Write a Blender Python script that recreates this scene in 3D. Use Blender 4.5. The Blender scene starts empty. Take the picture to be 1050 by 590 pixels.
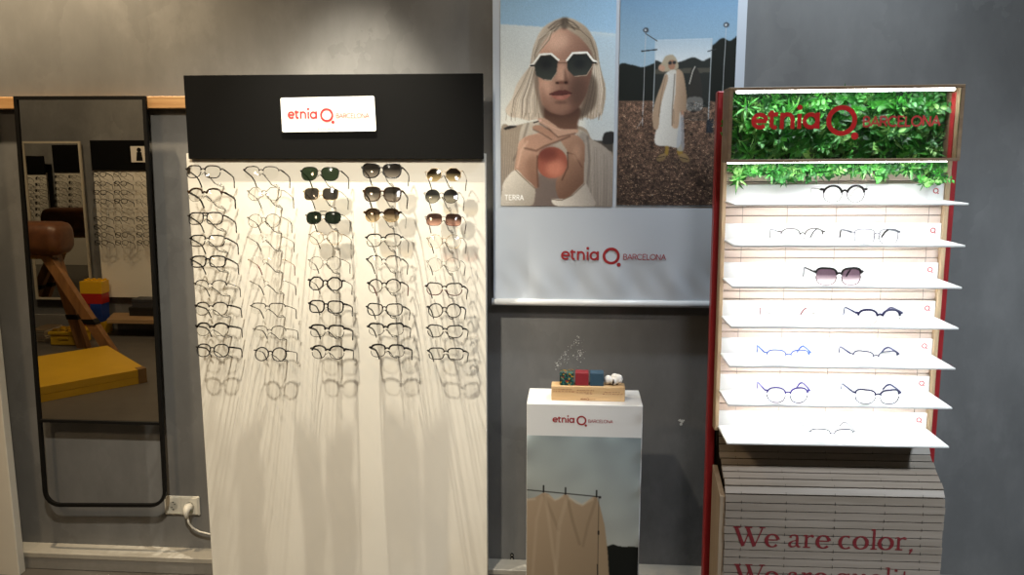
import bpy, math, random
import numpy as np
from mathutils import Vector, Matrix, Euler
random.seed(7)
SC = bpy.context.scene
COL = SC.collection
R = math.radians

# ------------------------------------------------------------------ camera frame (1050 x 590)
F, PIT, YAW, EYE = 850.0, R(9.4), R(4.2), 1.76
def P(px, py, Y):
    """the point at depth Y (metres from the camera along the wall's normal) seen at a picture point"""
    x, u = (px-525)/F, -(py-295)/F
    dy = math.cos(PIT)+u*math.sin(PIT); dz = -math.sin(PIT)+u*math.cos(PIT)
    c, s = math.cos(YAW), math.sin(YAW)
    wx, wy = x*c-dy*s, x*s+dy*c
    t = Y/wy
    return Vector((wx*t, Y, EYE+dz*t))
cam = bpy.data.cameras.new('camera'); cam.sensor_width = 36; cam.lens = F/1050*36; cam.clip_start = 0.02
camo = bpy.data.objects.new('camera', cam); COL.objects.link(camo)
camo.location = (0, 0, EYE); camo.rotation_euler = (R(90)-PIT, 0, YAW)
SC.camera = camo

# ------------------------------------------------------------------ materials
def lin(c):
    if isinstance(c, str): c = [int(c[i:i+2], 16)/255 for i in (0, 2, 4)]
    return [v/12.92 if v <= 0.04045 else ((v+0.055)/1.055)**2.4 for v in c]
class NT:
    def __init__(s, name):
        s.m = bpy.data.materials.new(name); s.m.use_nodes = True
        s.t = s.m.node_tree; s.b = s.t.nodes['Principled BSDF']; s.out = s.t.nodes['Material Output']
    def n(s, kind, **kw):
        nd = s.t.nodes.new('ShaderNode'+kind)
        for k, v in kw.items():
            if hasattr(nd, k): setattr(nd, k, v)
            else: nd.inputs[k.replace('_', ' ')].default_value = v
        return nd
    def l(s, a, b): s.t.links.new(a, b)
    def coord(s, what='Object', scale=(1, 1, 1)):
        tc = s.n('TexCoord'); mp = s.n('Mapping'); mp.inputs['Scale'].default_value = scale
        s.l(tc.outputs[what], mp.inputs['Vector']); return mp.outputs['Vector']
    def noise(s, vec, scale, detail=4, rough=0.55):
        nz = s.n('TexNoise'); nz.inputs['Scale'].default_value = scale; nz.inputs['Detail'].default_value = detail
        nz.inputs['Roughness'].default_value = rough; s.l(vec, nz.inputs['Vector']); return nz.outputs['Fac']
    def ramp(s, fac, stops):
        rp = s.n('ValToRGB'); e = rp.color_ramp.elements
        while len(e) < len(stops): e.new(0.5)
        for q, (p, c) in zip(e, stops): q.position = p; q.color = (*c, 1)
        s.l(fac, rp.inputs['Fac']); return rp.outputs['Color']
    def bump(s, h, strength=0.2, dist=0.002):
        b = s.n('Bump'); b.inputs['Strength'].default_value = strength; b.inputs['Distance'].default_value = dist
        s.l(h, b.inputs['Height']); s.l(b.outputs['Normal'], s.b.inputs['Normal'])
_mc = {}
def plain(name, col, rough=0.5, metal=0.0, vary=0.06, spec=0.5, scale=40, coat=0):
    """a plain coloured material with a faint procedural mottle"""
    if name in _mc: return _mc[name]
    n = NT(name); c = lin(col)
    v = n.noise(n.coord(), scale, 3)
    n.l(n.ramp(v, [(0.3, [max(0, q*(1-vary)) for q in c]), (0.7, [min(1, q*(1+vary)) for q in c])]), n.b.inputs['Base Color'])
    n.b.inputs['Roughness'].default_value = rough; n.b.inputs['Metallic'].default_value = metal
    n.b.inputs['Specular IOR Level'].default_value = spec; n.b.inputs['Coat Weight'].default_value = coat
    _mc[name] = n.m; return n.m
def glow(name, col, strength):
    n = NT(name); n.b.inputs['Base Color'].default_value = (1, 1, 1, 1)
    n.b.inputs['Emission Color'].default_value = (*col, 1); n.b.inputs['Emission Strength'].default_value = strength
    return n.m
def clear(name, tint, amount, rough=0.05, base=None, grad=None):
    """see-through plastic: tinted transparency under a reflecting skin; grad = (top tint, bottom tint)"""
    if name in _mc: return _mc[name]
    n = NT(name); t = n.n('BsdfTransparent'); g = n.n('BsdfGlossy'); fr = n.n('Fresnel'); mx = n.n('MixShader')
    g.inputs['Roughness'].default_value = rough; fr.inputs['IOR'].default_value = 1.5
    t.inputs['Color'].default_value = (*tint, 1)
    if grad:
        tc = n.n('TexCoord'); sp = n.n('SeparateXYZ'); n.l(tc.outputs['Generated'], sp.inputs[0])
        n.l(n.ramp(sp.outputs['Z'], [(0.08, grad[1]), (0.62, grad[0])]), t.inputs['Color'])
    n.l(fr.outputs[0], mx.inputs['Fac']); n.l(t.outputs[0], mx.inputs[1]); n.l(g.outputs[0], mx.inputs[2])
    last = mx
    if base:
        d = n.n('BsdfDiffuse'); d.inputs['Color'].default_value = (*base, 1)
        m2 = n.n('MixShader'); m2.inputs['Fac'].default_value = amount
        n.l(mx.outputs[0], m2.inputs[1]); n.l(d.outputs[0], m2.inputs[2]); last = m2
    n.l(last.outputs[0], n.out.inputs['Surface']); _mc[name] = n.m; return n.m
def plaster(name, c0, c1, c2):
    n = NT(name); v = n.coord('Object')
    big = n.noise(v, 1.1, 5, 0.6); st = n.coord('Object', (1.0, 1.0, 0.45)); mid = n.noise(st, 5.5, 6, 0.65)
    vo = n.n('TexVoronoi'); vo.inputs['Scale'].default_value = 4.0; vo.inputs['Randomness'].default_value = 1
    wz = n.n('MixRGB'); wz.inputs['Fac'].default_value = 0.22; wn = n.n('TexNoise'); wn.inputs['Scale'].default_value = 7; wn.inputs['Detail'].default_value = 5
    n.l(v, wn.inputs['Vector']); n.l(st, wz.inputs[1]); n.l(wn.outputs['Color'], wz.inputs[2]); n.l(wz.outputs[0], vo.inputs['Vector'])
    sp = n.n('SeparateXYZ'); n.l(vo.outputs['Color'], sp.inputs[0])
    a = n.n('Math', operation='MULTIPLY'); n.l(sp.outputs['X'], a.inputs[0]); a.inputs[1].default_value = 0.10
    b = n.n('Math', operation='MULTIPLY_ADD'); n.l(big, b.inputs[0]); b.inputs[1].default_value = 0.55; n.l(a.outputs[0], b.inputs[2])
    d = n.n('Math', operation='MULTIPLY_ADD'); n.l(mid, d.inputs[0]); d.inputs[1].default_value = 0.4; n.l(b.outputs[0], d.inputs[2])
    pz = n.noise(n.coord('Object', (1.0, 1.0, .7)), 7.5, 5, 0.62); gate = n.noise(v, 1.7, 2, 0.5)
    pm = n.n('Math', operation='MULTIPLY'); n.l(pz, pm.inputs[0]); n.l(gate, pm.inputs[1])
    pr = n.n('MapRange'); pr.inputs['From Min'].default_value = .27; pr.inputs['From Max'].default_value = .36; pr.inputs['To Max'].default_value = .085; n.l(pm.outputs[0], pr.inputs['Value'])
    ps = n.n('Math', operation='ADD'); n.l(d.outputs[0], ps.inputs[0]); n.l(pr.outputs[0], ps.inputs[1])
    n.l(n.ramp(ps.outputs[0], [(0.30, c0), (0.54, c1), (0.80, c2)]), n.b.inputs['Base Color'])
    n.b.inputs['Roughness'].default_value = 0.62; n.bump(d.outputs[0], 0.15, 0.004); return n.m
def wood(name, c0, c1, axis=0, scale=9, rough=0.5):
    n = NT(name); s = [14, 14, 14]; s[axis] = 1.0
    v = n.coord('Object', s); f = n.noise(v, scale*0.35, 6, 0.6)
    n.l(n.ramp(f, [(0.3, lin(c0)), (0.7, lin(c1))]), n.b.inputs['Base Color'])
    n.b.inputs['Roughness'].default_value = rough; n.bump(f, 0.08, 0.001); return n.m

# ------------------------------------------------------------------ mesh helpers
ORG = {}
class MB:
    def __init__(s): s.v, s.f, s.mi, s.sm, s.k = [], [], [], [], 0
    def lay(s, y): s.k += 1; return y-(s.k % 53)*6e-6      # strokes overlap: each lies a hair above the last
    def add(s, vs, fs, mi=0, smooth=False):
        o = len(s.v); s.v += [tuple(p) for p in vs]
        for f in fs: s.f.append([o+i for i in f]); s.mi.append(mi); s.sm.append(smooth)
    def box(s, lo, hi, mi=0, bev=0.0):
        (x0, y0, z0), (x1, y1, z1) = lo, hi
        if bev:
            b = bev; pts = []
            # chamfered box: 24 vertices
            def c(x, y, z, sx, sy, sz): return [(x, y+sy*b, z+sz*b), (x+sx*b, y, z+sz*b), (x+sx*b, y+sy*b, z)]
            for sx, x in ((1, x0), (-1, x1)):
                for sy, y in ((1, y0), (-1, y1)):
                    for sz, z in ((1, z0), (-1, z1)): pts += c(x, y, z, sx, sy, sz)
            I = lambda i, j, k, a: (i*4+j*2+k)*3+a
            fs = []
            for i in (0, 1): fs.append([I(i, 0, 0, 0), I(i, 1, 0, 0), I(i, 1, 1, 0), I(i, 0, 1, 0)])
            for j in (0, 1): fs.append([I(0, j, 0, 1), I(1, j, 0, 1), I(1, j, 1, 1), I(0, j, 1, 1)])
            for k in (0, 1): fs.append([I(0, 0, k, 2), I(1, 0, k, 2), I(1, 1, k, 2), I(0, 1, k, 2)])
            for i in (0, 1):
                for j in (0, 1): fs.append([I(i, j, 0, 0), I(i, j, 1, 0), I(i, j, 1, 1), I(i, j, 0, 1)])
                for k in (0, 1): fs.append([I(i, 0, k, 0), I(i, 1, k, 0), I(i, 1, k, 2), I(i, 0, k, 2)])
            for j in (0, 1):
                for k in (0, 1): fs.append([I(0, j, k, 1), I(1, j, k, 1), I(1, j, k, 2), I(0, j, k, 2)])
            for i in (0, 1):
                for j in (0, 1):
                    for k in (0, 1): fs.append([I(i, j, k, 0), I(i, j, k, 1), I(i, j, k, 2)])
            s.add(pts, fs, mi); return
        v = [(x, y, z) for x in (x0, x1) for y in (y0, y1) for z in (z0, z1)]
        s.add(v, [(0, 1, 3, 2), (4, 6, 7, 5), (0, 4, 5, 1), (2, 3, 7, 6), (0, 2, 6, 4), (1, 5, 7, 3)], mi)
    def prism(s, pts, axis, a, b, mi=0):
        """extrude a 2-D outline along an axis: axis 'x' takes (y,z), 'y' takes (x,z), 'z' takes (x,y)"""
        f = {'x': lambda p, t: (t, p[0], p[1]), 'y': lambda p, t: (p[0], t, p[1]), 'z': lambda p, t: (p[0], p[1], t)}[axis]
        n = len(pts); vs = [f(p, a) for p in pts]+[f(p, b) for p in pts]
        fs = [list(range(n)), list(range(2*n-1, n-1, -1))]+[(i, (i+1) % n, n+(i+1) % n, n+i) for i in range(n)]
        s.add(vs, fs, mi)
    def tube(s, pts, r, n=8, closed=False, mi=0, flat=None):
        """round tube along points; r one radius or one per point; flat = (side, up) squashes the section"""
        pts = [Vector(p) for p in pts]; m = len(pts)
        rs = r if isinstance(r, (list, tuple)) else [r]*m
        T = []
        for i in range(m):
            a = pts[(i-1) % m] if (closed or i > 0) else pts[i]; b = pts[(i+1) % m] if (closed or i < m-1) else pts[i]
            d = b-a; T.append(d.normalized() if d.length > 1e-9 else Vector((0, 0, 1)))
        ref = Vector((0, 0, 1)) if abs(T[0].z) < 0.9 else Vector((0, 1, 0))
        if closed: ref = Vector((0, 1, 0)) if all(abs(t.y) < 0.9 for t in T) else ref
        N = (ref-T[0]*ref.dot(T[0])).normalized(); vs = []
        for i in range(m):
            if i: N = (N-T[i]*N.dot(T[i])).normalized()
            B = T[i].cross(N)
            fx, fy = flat or (1, 1)
            for k in range(n):
                a = 2*math.pi*k/n; vs.append(pts[i]+(N*math.cos(a)*fy+B*math.sin(a)*fx)*rs[i])
        fs = []
        for i in range(m if closed else m-1):
            j = (i+1) % m
            for k in range(n): fs.append((i*n+k, i*n+(k+1) % n, j*n+(k+1) % n, j*n+k))
        if not closed: fs += [list(range(n-1, -1, -1)), [(m-1)*n+k for k in range(n)]]
        s.add(vs, fs, mi, True)
    def disc(s, c, r, axis='y', n=24, h=0.0, mi=0):
        o = [(math.cos(2*math.pi*k/n)*r, math.sin(2*math.pi*k/n)*r) for k in range(n)]
        i, j = {'x': (1, 2), 'y': (0, 2), 'z': (0, 1)}[axis]; a = {'x': 0, 'y': 1, 'z': 2}[axis]
        pts = [(c[i]+p[0], c[j]+p[1]) for p in o]
        if h: s.prism(pts, axis, c[a], c[a]+h, mi)
        else:
            vs = []
            for p in pts:
                q = [0, 0, 0]; q[i], q[j], q[a] = p[0], p[1], c[a]; vs.append(q)
            s.add(vs, [list(range(n))], mi)
    def ribbon(s, pts, w, y, closed=False, mi=0, round_=True):
        """flat stroke in the plane y: the lettering is built of these"""
        m = len(pts); ws = w if isinstance(w, (list, tuple)) else [w]*m
        for i in range(m if closed else m-1):
            a, b = pts[i], pts[(i+1) % m]; wa, wb = ws[i]/2, ws[(i+1) % m]/2
            dx, dz = b[0]-a[0], b[1]-a[1]; L = math.hypot(dx, dz) or 1; nx, nz = -dz/L, dx/L
            yy = s.lay(y)
            s.add([(a[0]+nx*wa, yy, a[1]+nz*wa), (a[0]-nx*wa, yy, a[1]-nz*wa), (b[0]-nx*wb, yy, b[1]-nz*wb), (b[0]+nx*wb, yy, b[1]+nz*wb)], [(0, 1, 2, 3)], mi)
        if round_:
            rng = range(m) if closed else range(1, m-1)
            for i in rng: s.disc((pts[i][0], s.lay(y), pts[i][1]), ws[i]/2, 'y', 10, 0, mi)
    def sphere(s, c, r, nu=12, nv=8, mi=0, jit=0):
        vs, fs = [], []; rx, ry, rz = r if isinstance(r, (list, tuple)) else (r, r, r)
        for j in range(nv+1):
            t = math.pi*j/nv
            for i in range(nu):
                a = 2*math.pi*i/nu; k = 1+random.uniform(-jit, jit)
                vs.append((c[0]+rx*k*math.sin(t)*math.cos(a), c[1]+ry*k*math.sin(t)*math.sin(a), c[2]+rz*k*math.cos(t)))
        for j in range(nv):
            for i in range(nu): fs.append((j*nu+i, j*nu+(i+1) % nu, (j+1)*nu+(i+1) % nu, (j+1)*nu+i))
        s.add(vs, fs, mi, True)
    def build(s, name, mats, parent=None, org=None):
        """link the shape as ONE mesh object; coordinates given in the world frame are shifted to the thing's base"""
        if parent is not None and org is None: org = ORG.get(parent.name, Vector((0, 0, 0)))
        o_ = Vector(org or (0, 0, 0))
        me = bpy.data.meshes.new(name)
        me.from_pydata([(p[0]-o_.x, p[1]-o_.y, p[2]-o_.z) for p in s.v], [], s.f)
        me.polygons.foreach_set('material_index', s.mi); me.polygons.foreach_set('use_smooth', s.sm)
        for m in (mats if isinstance(mats, (list, tuple)) else [mats]): me.materials.append(m)
        me.update()
        ob = bpy.data.objects.new(name, me); COL.objects.link(ob)
        if parent is not None: ob.parent = parent; ORG[ob.name] = o_
        else: ob.location = o_; ORG[ob.name] = o_
        return ob
def tag(o, label=None, cat=None, group=None, kind=None):
    for k, v in (('label', label), ('category', cat), ('group', group), ('kind', kind)):
        if v: o[k] = v
    return o
def thing(name, loc, label, cat, group=None, rot=(0, 0, 0)):
    o = bpy.data.objects.new(name, None); COL.objects.link(o); o.empty_display_size = 0.05
    o.location = loc; o.rotation_euler = rot; ORG[o.name] = Vector(loc); return tag(o, label, cat, group)
def copy_tree(o, parent=None):
    c = o.copy(); COL.objects.link(c)
    if parent is not None: c.parent = parent
    for ch in o.children: copy_tree(ch, c)
    return c
def struct(o): o['kind'] = 'structure'; return o

# ------------------------------------------------------------------ lettering
def arc(cx, cy, rx, ry, a0, a1, n=16): return [(cx+rx*math.cos(R(a0+(a1-a0)*i/n)), cy+ry*math.sin(R(a0+(a1-a0)*i/n))) for i in range(n+1)]
SANS = {  # unit = capital height: (advance, strokes)
 'B': (.72, [[(.08, 0), (.08, 1)], [(.08, 1), (.35, 1)]+arc(.35, .76, .22, .24, 90, -90, 8)+[(.08, .52)], [(.08, .52), (.4, .52)]+arc(.4, .26, .24, .26, 90, -90, 8)+[(.08, 0)]]),
 'A': (.8, [[(.02, 0), (.38, 1), (.74, 0)], [(.14, .32), (.62, .32)]]),
 'R': (.74, [[(.08, 0), (.08, 1), (.38, 1)]+arc(.38, .74, .24, .26, 90, -90, 8)+[(.08, .48)], [(.36, .48), (.64, 0)]]),
 'C': (.86, [arc(.46, .5, .42, .5, 45, 315)]), 'E': (.66, [[(.58, 1), (.08, 1), (.08, 0), (.58, 0)], [(.08, .52), (.52, .52)]]),
 'L': (.58, [[(.08, 1), (.08, 0), (.52, 0)]]), 'O': (.98, [arc(.47, .5, .43, .5, 0, 360, 20)]),
 'N': (.84, [[(.08, 0), (.08, 1), (.7, 0), (.7, 1)]]), 'T': (.66, [[(0, 1), (.6, 1)], [(.3, 1), (.3, 0)]])}
def sans(mb, text, x, z, h, y, w, fit=None, mi=0):
    adv = sum(SANS[c][0] for c in text); k = (fit/adv/h) if fit else 1.0
    for c in text:
        a, st = SANS[c]
        for s in st: mb.ribbon([(x+p[0]*h*k, z+p[1]*h) for p in s], w, y, mi=mi)
        x += a*h*k
def logo(mb, x, z, W, y, mb2=None, bold=12, thin=4.4):
    """round lower-case word, ring with a dot, thin capitals: W is the full width, (x,z) the left end of the baseline"""
    k = W/668.0; q = lambda pts: [(x+p[0]*k, z+p[1]*k) for p in pts]; b = bold*k
    e = lambda pts, cl=False: mb.ribbon(q(pts), b, y, cl)
    e(arc(30, 29, 23, 23, 0, 318, 18)); e([(7, 29), (54, 29)])
    e([(72, 66), (72, 18)]+arc(84, 18, 12, 12, 180, 290, 6)); e([(59, 52), (94, 52)])
    e([(109, 0), (109, 57)]); e([(109, 28)]+arc(128, 32, 19, 20, 170, 0, 10)+[(147, 0)])
    e([(171, 0), (171, 54)]); mb.disc((x+171*k, y, z+76*k), 9.2*k)
    e(arc(212, 28, 23, 23, 0, 360, 20)); e([(236, 0), (236, 57)])
    mb.ribbon(q(arc(321, 28, 46, 46, 0, 360, 36)), 17*k, y); mb.disc((x+370*k, y, z-28*k), 13*k)
    sans(mb2 or mb, 'BARCELONA', x+396*k, z+6*k, 34*k, y, thin*k, fit=272*k)
th, tn = .27, .095
def cw(pts, f=lambda i, n: th): return pts
def oring(cx, cy, rx, ry, a0, a1, n=20, wmin=.09, wmax=.27):
    p = arc(cx, cy, rx, ry, a0, a1, n); return p, [wmin+(wmax-wmin)*abs(math.cos(R(a0+(a1-a0)*i/n)))**1.4 for i in range(n+1)]
SERIF = {
 'W': (1.98, [([(.13, 1.48), (.62, 0)], th), ([(.62, 0), (1.0, 1.2)], tn), ([(.86, 1.48), (1.34, 0)], th), ([(1.34, 0), (1.84, 1.48)], tn), ([(-.06, 1.48), (.4, 1.48)], tn), ([(.68, 1.48), (1.16, 1.48)], tn), ([(1.62, 1.48), (2.0, 1.48)], tn)]),
 'e': (1.02, [oring(.5, .49, .38, .49, 8, 320), ([(.14, .55), (.86, .55)], tn)]),
 'a': (1.0, [([(.2, .76), (.3, .95), (.48, .98), (.64, .9), (.66, .7), (.66, .18), (.75, .05), (.9, .06)], [.2, .1, .09, .16, .19, .19, .14, .06]), ([(.66, .58), (.4, .5), (.2, .36), (.17, .2), (.28, .04), (.48, .06), (.66, .22)], [.07, .09, .17, .19, .13, .09, .06])]),
 'r': (.82, [([(.24, 0), (.24, .97)], .19), ([(.04, .03), (.5, .03)], tn), ([(.04, .93), (.26, .97)], tn), ([(.26, .7), (.42, .9), (.58, .95), (.7, .86)], [.07, .1, .17, .2])]),
 'c': (.92, [oring(.5, .49, .38, .49, 52, 312)]), 'o': (1.08, [oring(.52, .49, .4, .48, 0, 360, 24)]),
 'l': (.5, [([(.26, 0), (.26, 1.55)], .19), ([(.06, .03), (.48, .03)], tn), ([(.06, 1.5), (.28, 1.55)], tn)]),
 ',': (.45, [([(.2, .1), (.24, 0), (.14, -.3)], [.26, .2, .05])]), '.': (.45, [([(.2, .06), (.2, .2)], .2)]), ' ': (.42, []),
 'q': (1.1, [oring(.48, .49, .36, .48, 0, 360, 22), ([(.86, 1.0), (.86, -.42)], .19), ([(.66, -.42), (1.06, -.42)], tn)]),
 'u': (1.12, [([(.26, .97), (.26, .22), (.38, .05), (.56, .05), (.8, .25)], [.19, .19, .14, .1, .07]), ([(.82, .97), (.82, .06), (1.0, .06)], [.19, .19, .07]), ([(.06, .95), (.28, .97)], tn), ([(.62, .95), (.84, .97)], tn)]),
 'i': (.52, [([(.26, 0), (.26, .97)], .19), ([(.06, .03), (.48, .03)], tn), ([(.06, .93), (.28, .97)], tn), ([(.25, 1.24), (.25, 1.42)], .2)]),
 't': (.68, [([(.28, 1.3), (.28, .2), (.4, .04), (.62, .1)], [.12, .19, .15, .06]), ([(.06, .95), (.6, .95)], tn)]),
 'y': (1.0, [([(.14, .97), (.52, .05)], .19), ([(.84, .97), (.42, -.3), (.2, -.42)], [.08, .09, .18]), ([(0, .97), (.34, .97)], tn), ([(.64, .97), (1.0, .97)], tn)])}
def serif(mb, text, x, z, h, y, fit=None):
    adv = sum(SERIF[c][0] for c in text); k = (fit/adv/h) if fit else 1.0
    for c in text:
        a, st = SERIF[c]
        for p, w in st:
            ww = [v*h for v in w] if isinstance(w, (list, tuple)) else w*h
            mb.ribbon([(x+u[0]*h*k, z+u[1]*h) for u in p], ww, y)
        x += a*h*k
def scribble(mb, x, z, W, h, y, w, seed):
    """print too small to read in the photograph: a broken row of tiny upright strokes"""
    rr = random.Random(seed); t = x
    while t < x+W:
        n = rr.randint(2, 6)
        for _ in range(n):
            mb.ribbon([(t, z), (t+rr.uniform(-.1, .3)*h, z+h*rr.choice((.6, .6, 1)))], w, y, round_=False); t += h*.55
            mb.ribbon([(t-h*.5, z+h*rr.choice((0, .3, .6))), (t-h*.1, z+h*rr.choice((0, .3, .6)))], w, y, round_=False)
        t += h*.7
# ------------------------------------------------------------------ printed pictures, painted procedurally on a fine grid
class Paint:
    """a printed picture: x0..x1 by y0..y1 drawing units (y down), step = units per printed dot"""
    def __init__(s, x0, x1, y0, y1, step):
        s.b = (x0, x1, y0, y1); s.st = step
        s.w = int(round((x1-x0)/step))+1; s.h = int(round((y1-y0)/step))+1
        s.X, s.Y = np.meshgrid(np.linspace(x0, x1, s.w), np.linspace(y0, y1, s.h))
        s.im = np.zeros((s.h, s.w, 3)); s.rng = np.random.default_rng(3)
    def c(s, c): return np.array([int(c[i:i+2], 16) for i in (0, 2, 4)])/255.0 if isinstance(c, str) else np.array(c, float)
    def blur(s, m, r):
        k = int(max(1, round(r/s.st)))
        if r <= 0: return m
        ker = np.exp(-0.5*(np.arange(-2*k, 2*k+1)/max(k*0.8, .5))**2); ker /= ker.sum()
        p = np.pad(m, ((2*k, 2*k), (2*k, 2*k)), mode='edge')
        p = np.apply_along_axis(lambda v: np.convolve(v, ker, 'valid'), 0, p)
        return np.apply_along_axis(lambda v: np.convolve(v, ker, 'valid'), 1, p)
    def smooth(s, pts, n=6):
        out = []; m = len(pts)
        for i in range(m):
            p0, p1, p2, p3 = [np.array(pts[(i+k-1) % m], float) for k in range(4)]
            for t in np.linspace(0, 1, n, endpoint=False):
                out.append(.5*((2*p1)+(-p0+p2)*t+(2*p0-5*p1+4*p2-p3)*t*t+(-p0+3*p1-3*p2+p3)*t**3))
        return out
    def mask(s, pts, curve=True, soft=1.0):
        q = s.smooth(pts) if curve else [np.array(p, float) for p in pts]
        ins = np.zeros(s.X.shape, bool); m = len(q)
        for i in range(m):
            (xa, ya), (xb, yb) = q[i], q[(i+1) % m]
            if ya == yb: continue
            c = (s.Y >= min(ya, yb)) & (s.Y < max(ya, yb)); ins ^= c & (s.X < xa+(s.Y-ya)*(xb-xa)/(yb-ya))
        return s.blur(ins.astype(float), soft)
    def put(s, m, col): s.im = s.im*(1-m[..., None])+(col if isinstance(col, np.ndarray) and col.ndim == 3 else s.c(col))*m[..., None]
    def grad(s, a, ca, b, cb):
        a, b = np.array(a, float), np.array(b, float); d = b-a
        t = np.clip(((s.X-a[0])*d[0]+(s.Y-a[1])*d[1])/(d@d), 0, 1)[..., None]
        return s.c(ca)*(1-t)+s.c(cb)*t
    def poly(s, pts, col, curve=True, soft=1.0, alpha=1.0): s.put(s.mask(pts, curve, soft)*alpha, col)
    def oval(s, cx, cy, rx, ry, col, soft=1.0, alpha=1.0, rot=0):
        c, n = math.cos(R(rot)), math.sin(R(rot)); u = ((s.X-cx)*c+(s.Y-cy)*n)/rx; v = (-(s.X-cx)*n+(s.Y-cy)*c)/ry
        s.put(s.blur((u*u+v*v < 1).astype(float), soft)*alpha, col)
    def line(s, pts, w, col, alpha=1.0, soft=.8):
        d = np.full(s.X.shape, 1e9)
        for (xa, ya), (xb, yb) in zip(pts[:-1], pts[1:]):
            dx, dy = xb-xa, yb-ya; t = np.clip(((s.X-xa)*dx+(s.Y-ya)*dy)/(dx*dx+dy*dy+1e-9), 0, 1)
            d = np.minimum(d, np.hypot(s.X-xa-t*dx, s.Y-ya-t*dy))
        s.put(np.clip((w/2-d)/soft+.5, 0, 1)*alpha, col)
    def strands(s, pts, w, cols, alpha, seed, n, jit, region=None):
        rr = random.Random(seed); keep = s.im.copy()
        for _ in range(n):
            ox, k = rr.uniform(-jit, jit), rr.uniform(.85, 1.15)
            s.line([(x+ox*(.3+.7*i/len(pts))*k, y) for i, (x, y) in enumerate(pts)], w*rr.uniform(.6, 1.5), rr.choice(cols), alpha*rr.uniform(.5, 1), 1.2)
        if region is not None: s.im = keep*(1-region[..., None])+s.im*region[..., None]
    def grain(s, m, amount, size):
        g = s.rng.normal(0, 1, s.X.shape); g = s.blur(g, size) if size else g
        g = g/max(g.std(), 1e-6); s.im = np.clip(s.im*(1+amount*g[..., None]*m[..., None]), 0, 1)
    def build(s, name, mat, parent, x0, x1, y, unit, px, gain=1.0, wave=None):
        """hang the picture as a fine flat mesh in the plane y"""
        o = ORG[parent.name]; h, w = s.h, s.w
        xs = np.linspace(x0, x1, w)-o.x; zs = np.array([P(px, v/unit, y).z for v in np.linspace(s.b[2], s.b[3], h)])-o.z   # rows where the photograph shows them
        GX, GZ = np.meshgrid(xs, zs); GY = np.full(GX.shape, y-o.y)
        if wave is not None: GY = GY+wave(GX+o.x, GZ+o.z)
        co = np.stack([GX, GY, GZ], -1).reshape(-1, 3)
        idx = np.arange(h*w).reshape(h, w)
        q = np.stack([idx[:-1, :-1], idx[1:, :-1], idx[1:, 1:], idx[:-1, 1:]], -1).reshape(-1, 4)
        me = bpy.data.meshes.new(name); me.vertices.add(len(co)); me.vertices.foreach_set('co', co.ravel())
        me.loops.add(q.size); me.loops.foreach_set('vertex_index', q.ravel().astype(np.int32))
        me.polygons.add(len(q)); me.polygons.foreach_set('loop_start', np.arange(0, q.size, 4, dtype=np.int32))
        me.update(calc_edges=True); me.validate()
        im = np.clip(s.im*gain, 0, 1); L = np.where(im <= 0.04045, im/12.92, ((im+.055)/1.055)**2.4)
        at = me.color_attributes.new('ink', 'FLOAT_COLOR', 'POINT')
        at.data.foreach_set('color', np.concatenate([L.reshape(-1, 3), np.ones((h*w, 1))], 1).ravel().astype(np.float32))
        me.materials.append(mat); ob = bpy.data.objects.new(name, me); COL.objects.link(ob); ob.parent = parent; ORG[ob.name] = o
        return ob
def ink_material():
    n = NT('printed_ink'); a = n.n('Attribute'); a.attribute_name = 'ink'
    n.l(a.outputs['Color'], n.b.inputs['Base Color']); n.b.inputs['Roughness'].default_value = 0.6
    n.b.inputs['Specular IOR Level'].default_value = 0.25; return n.m
INK = ink_material()

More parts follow.
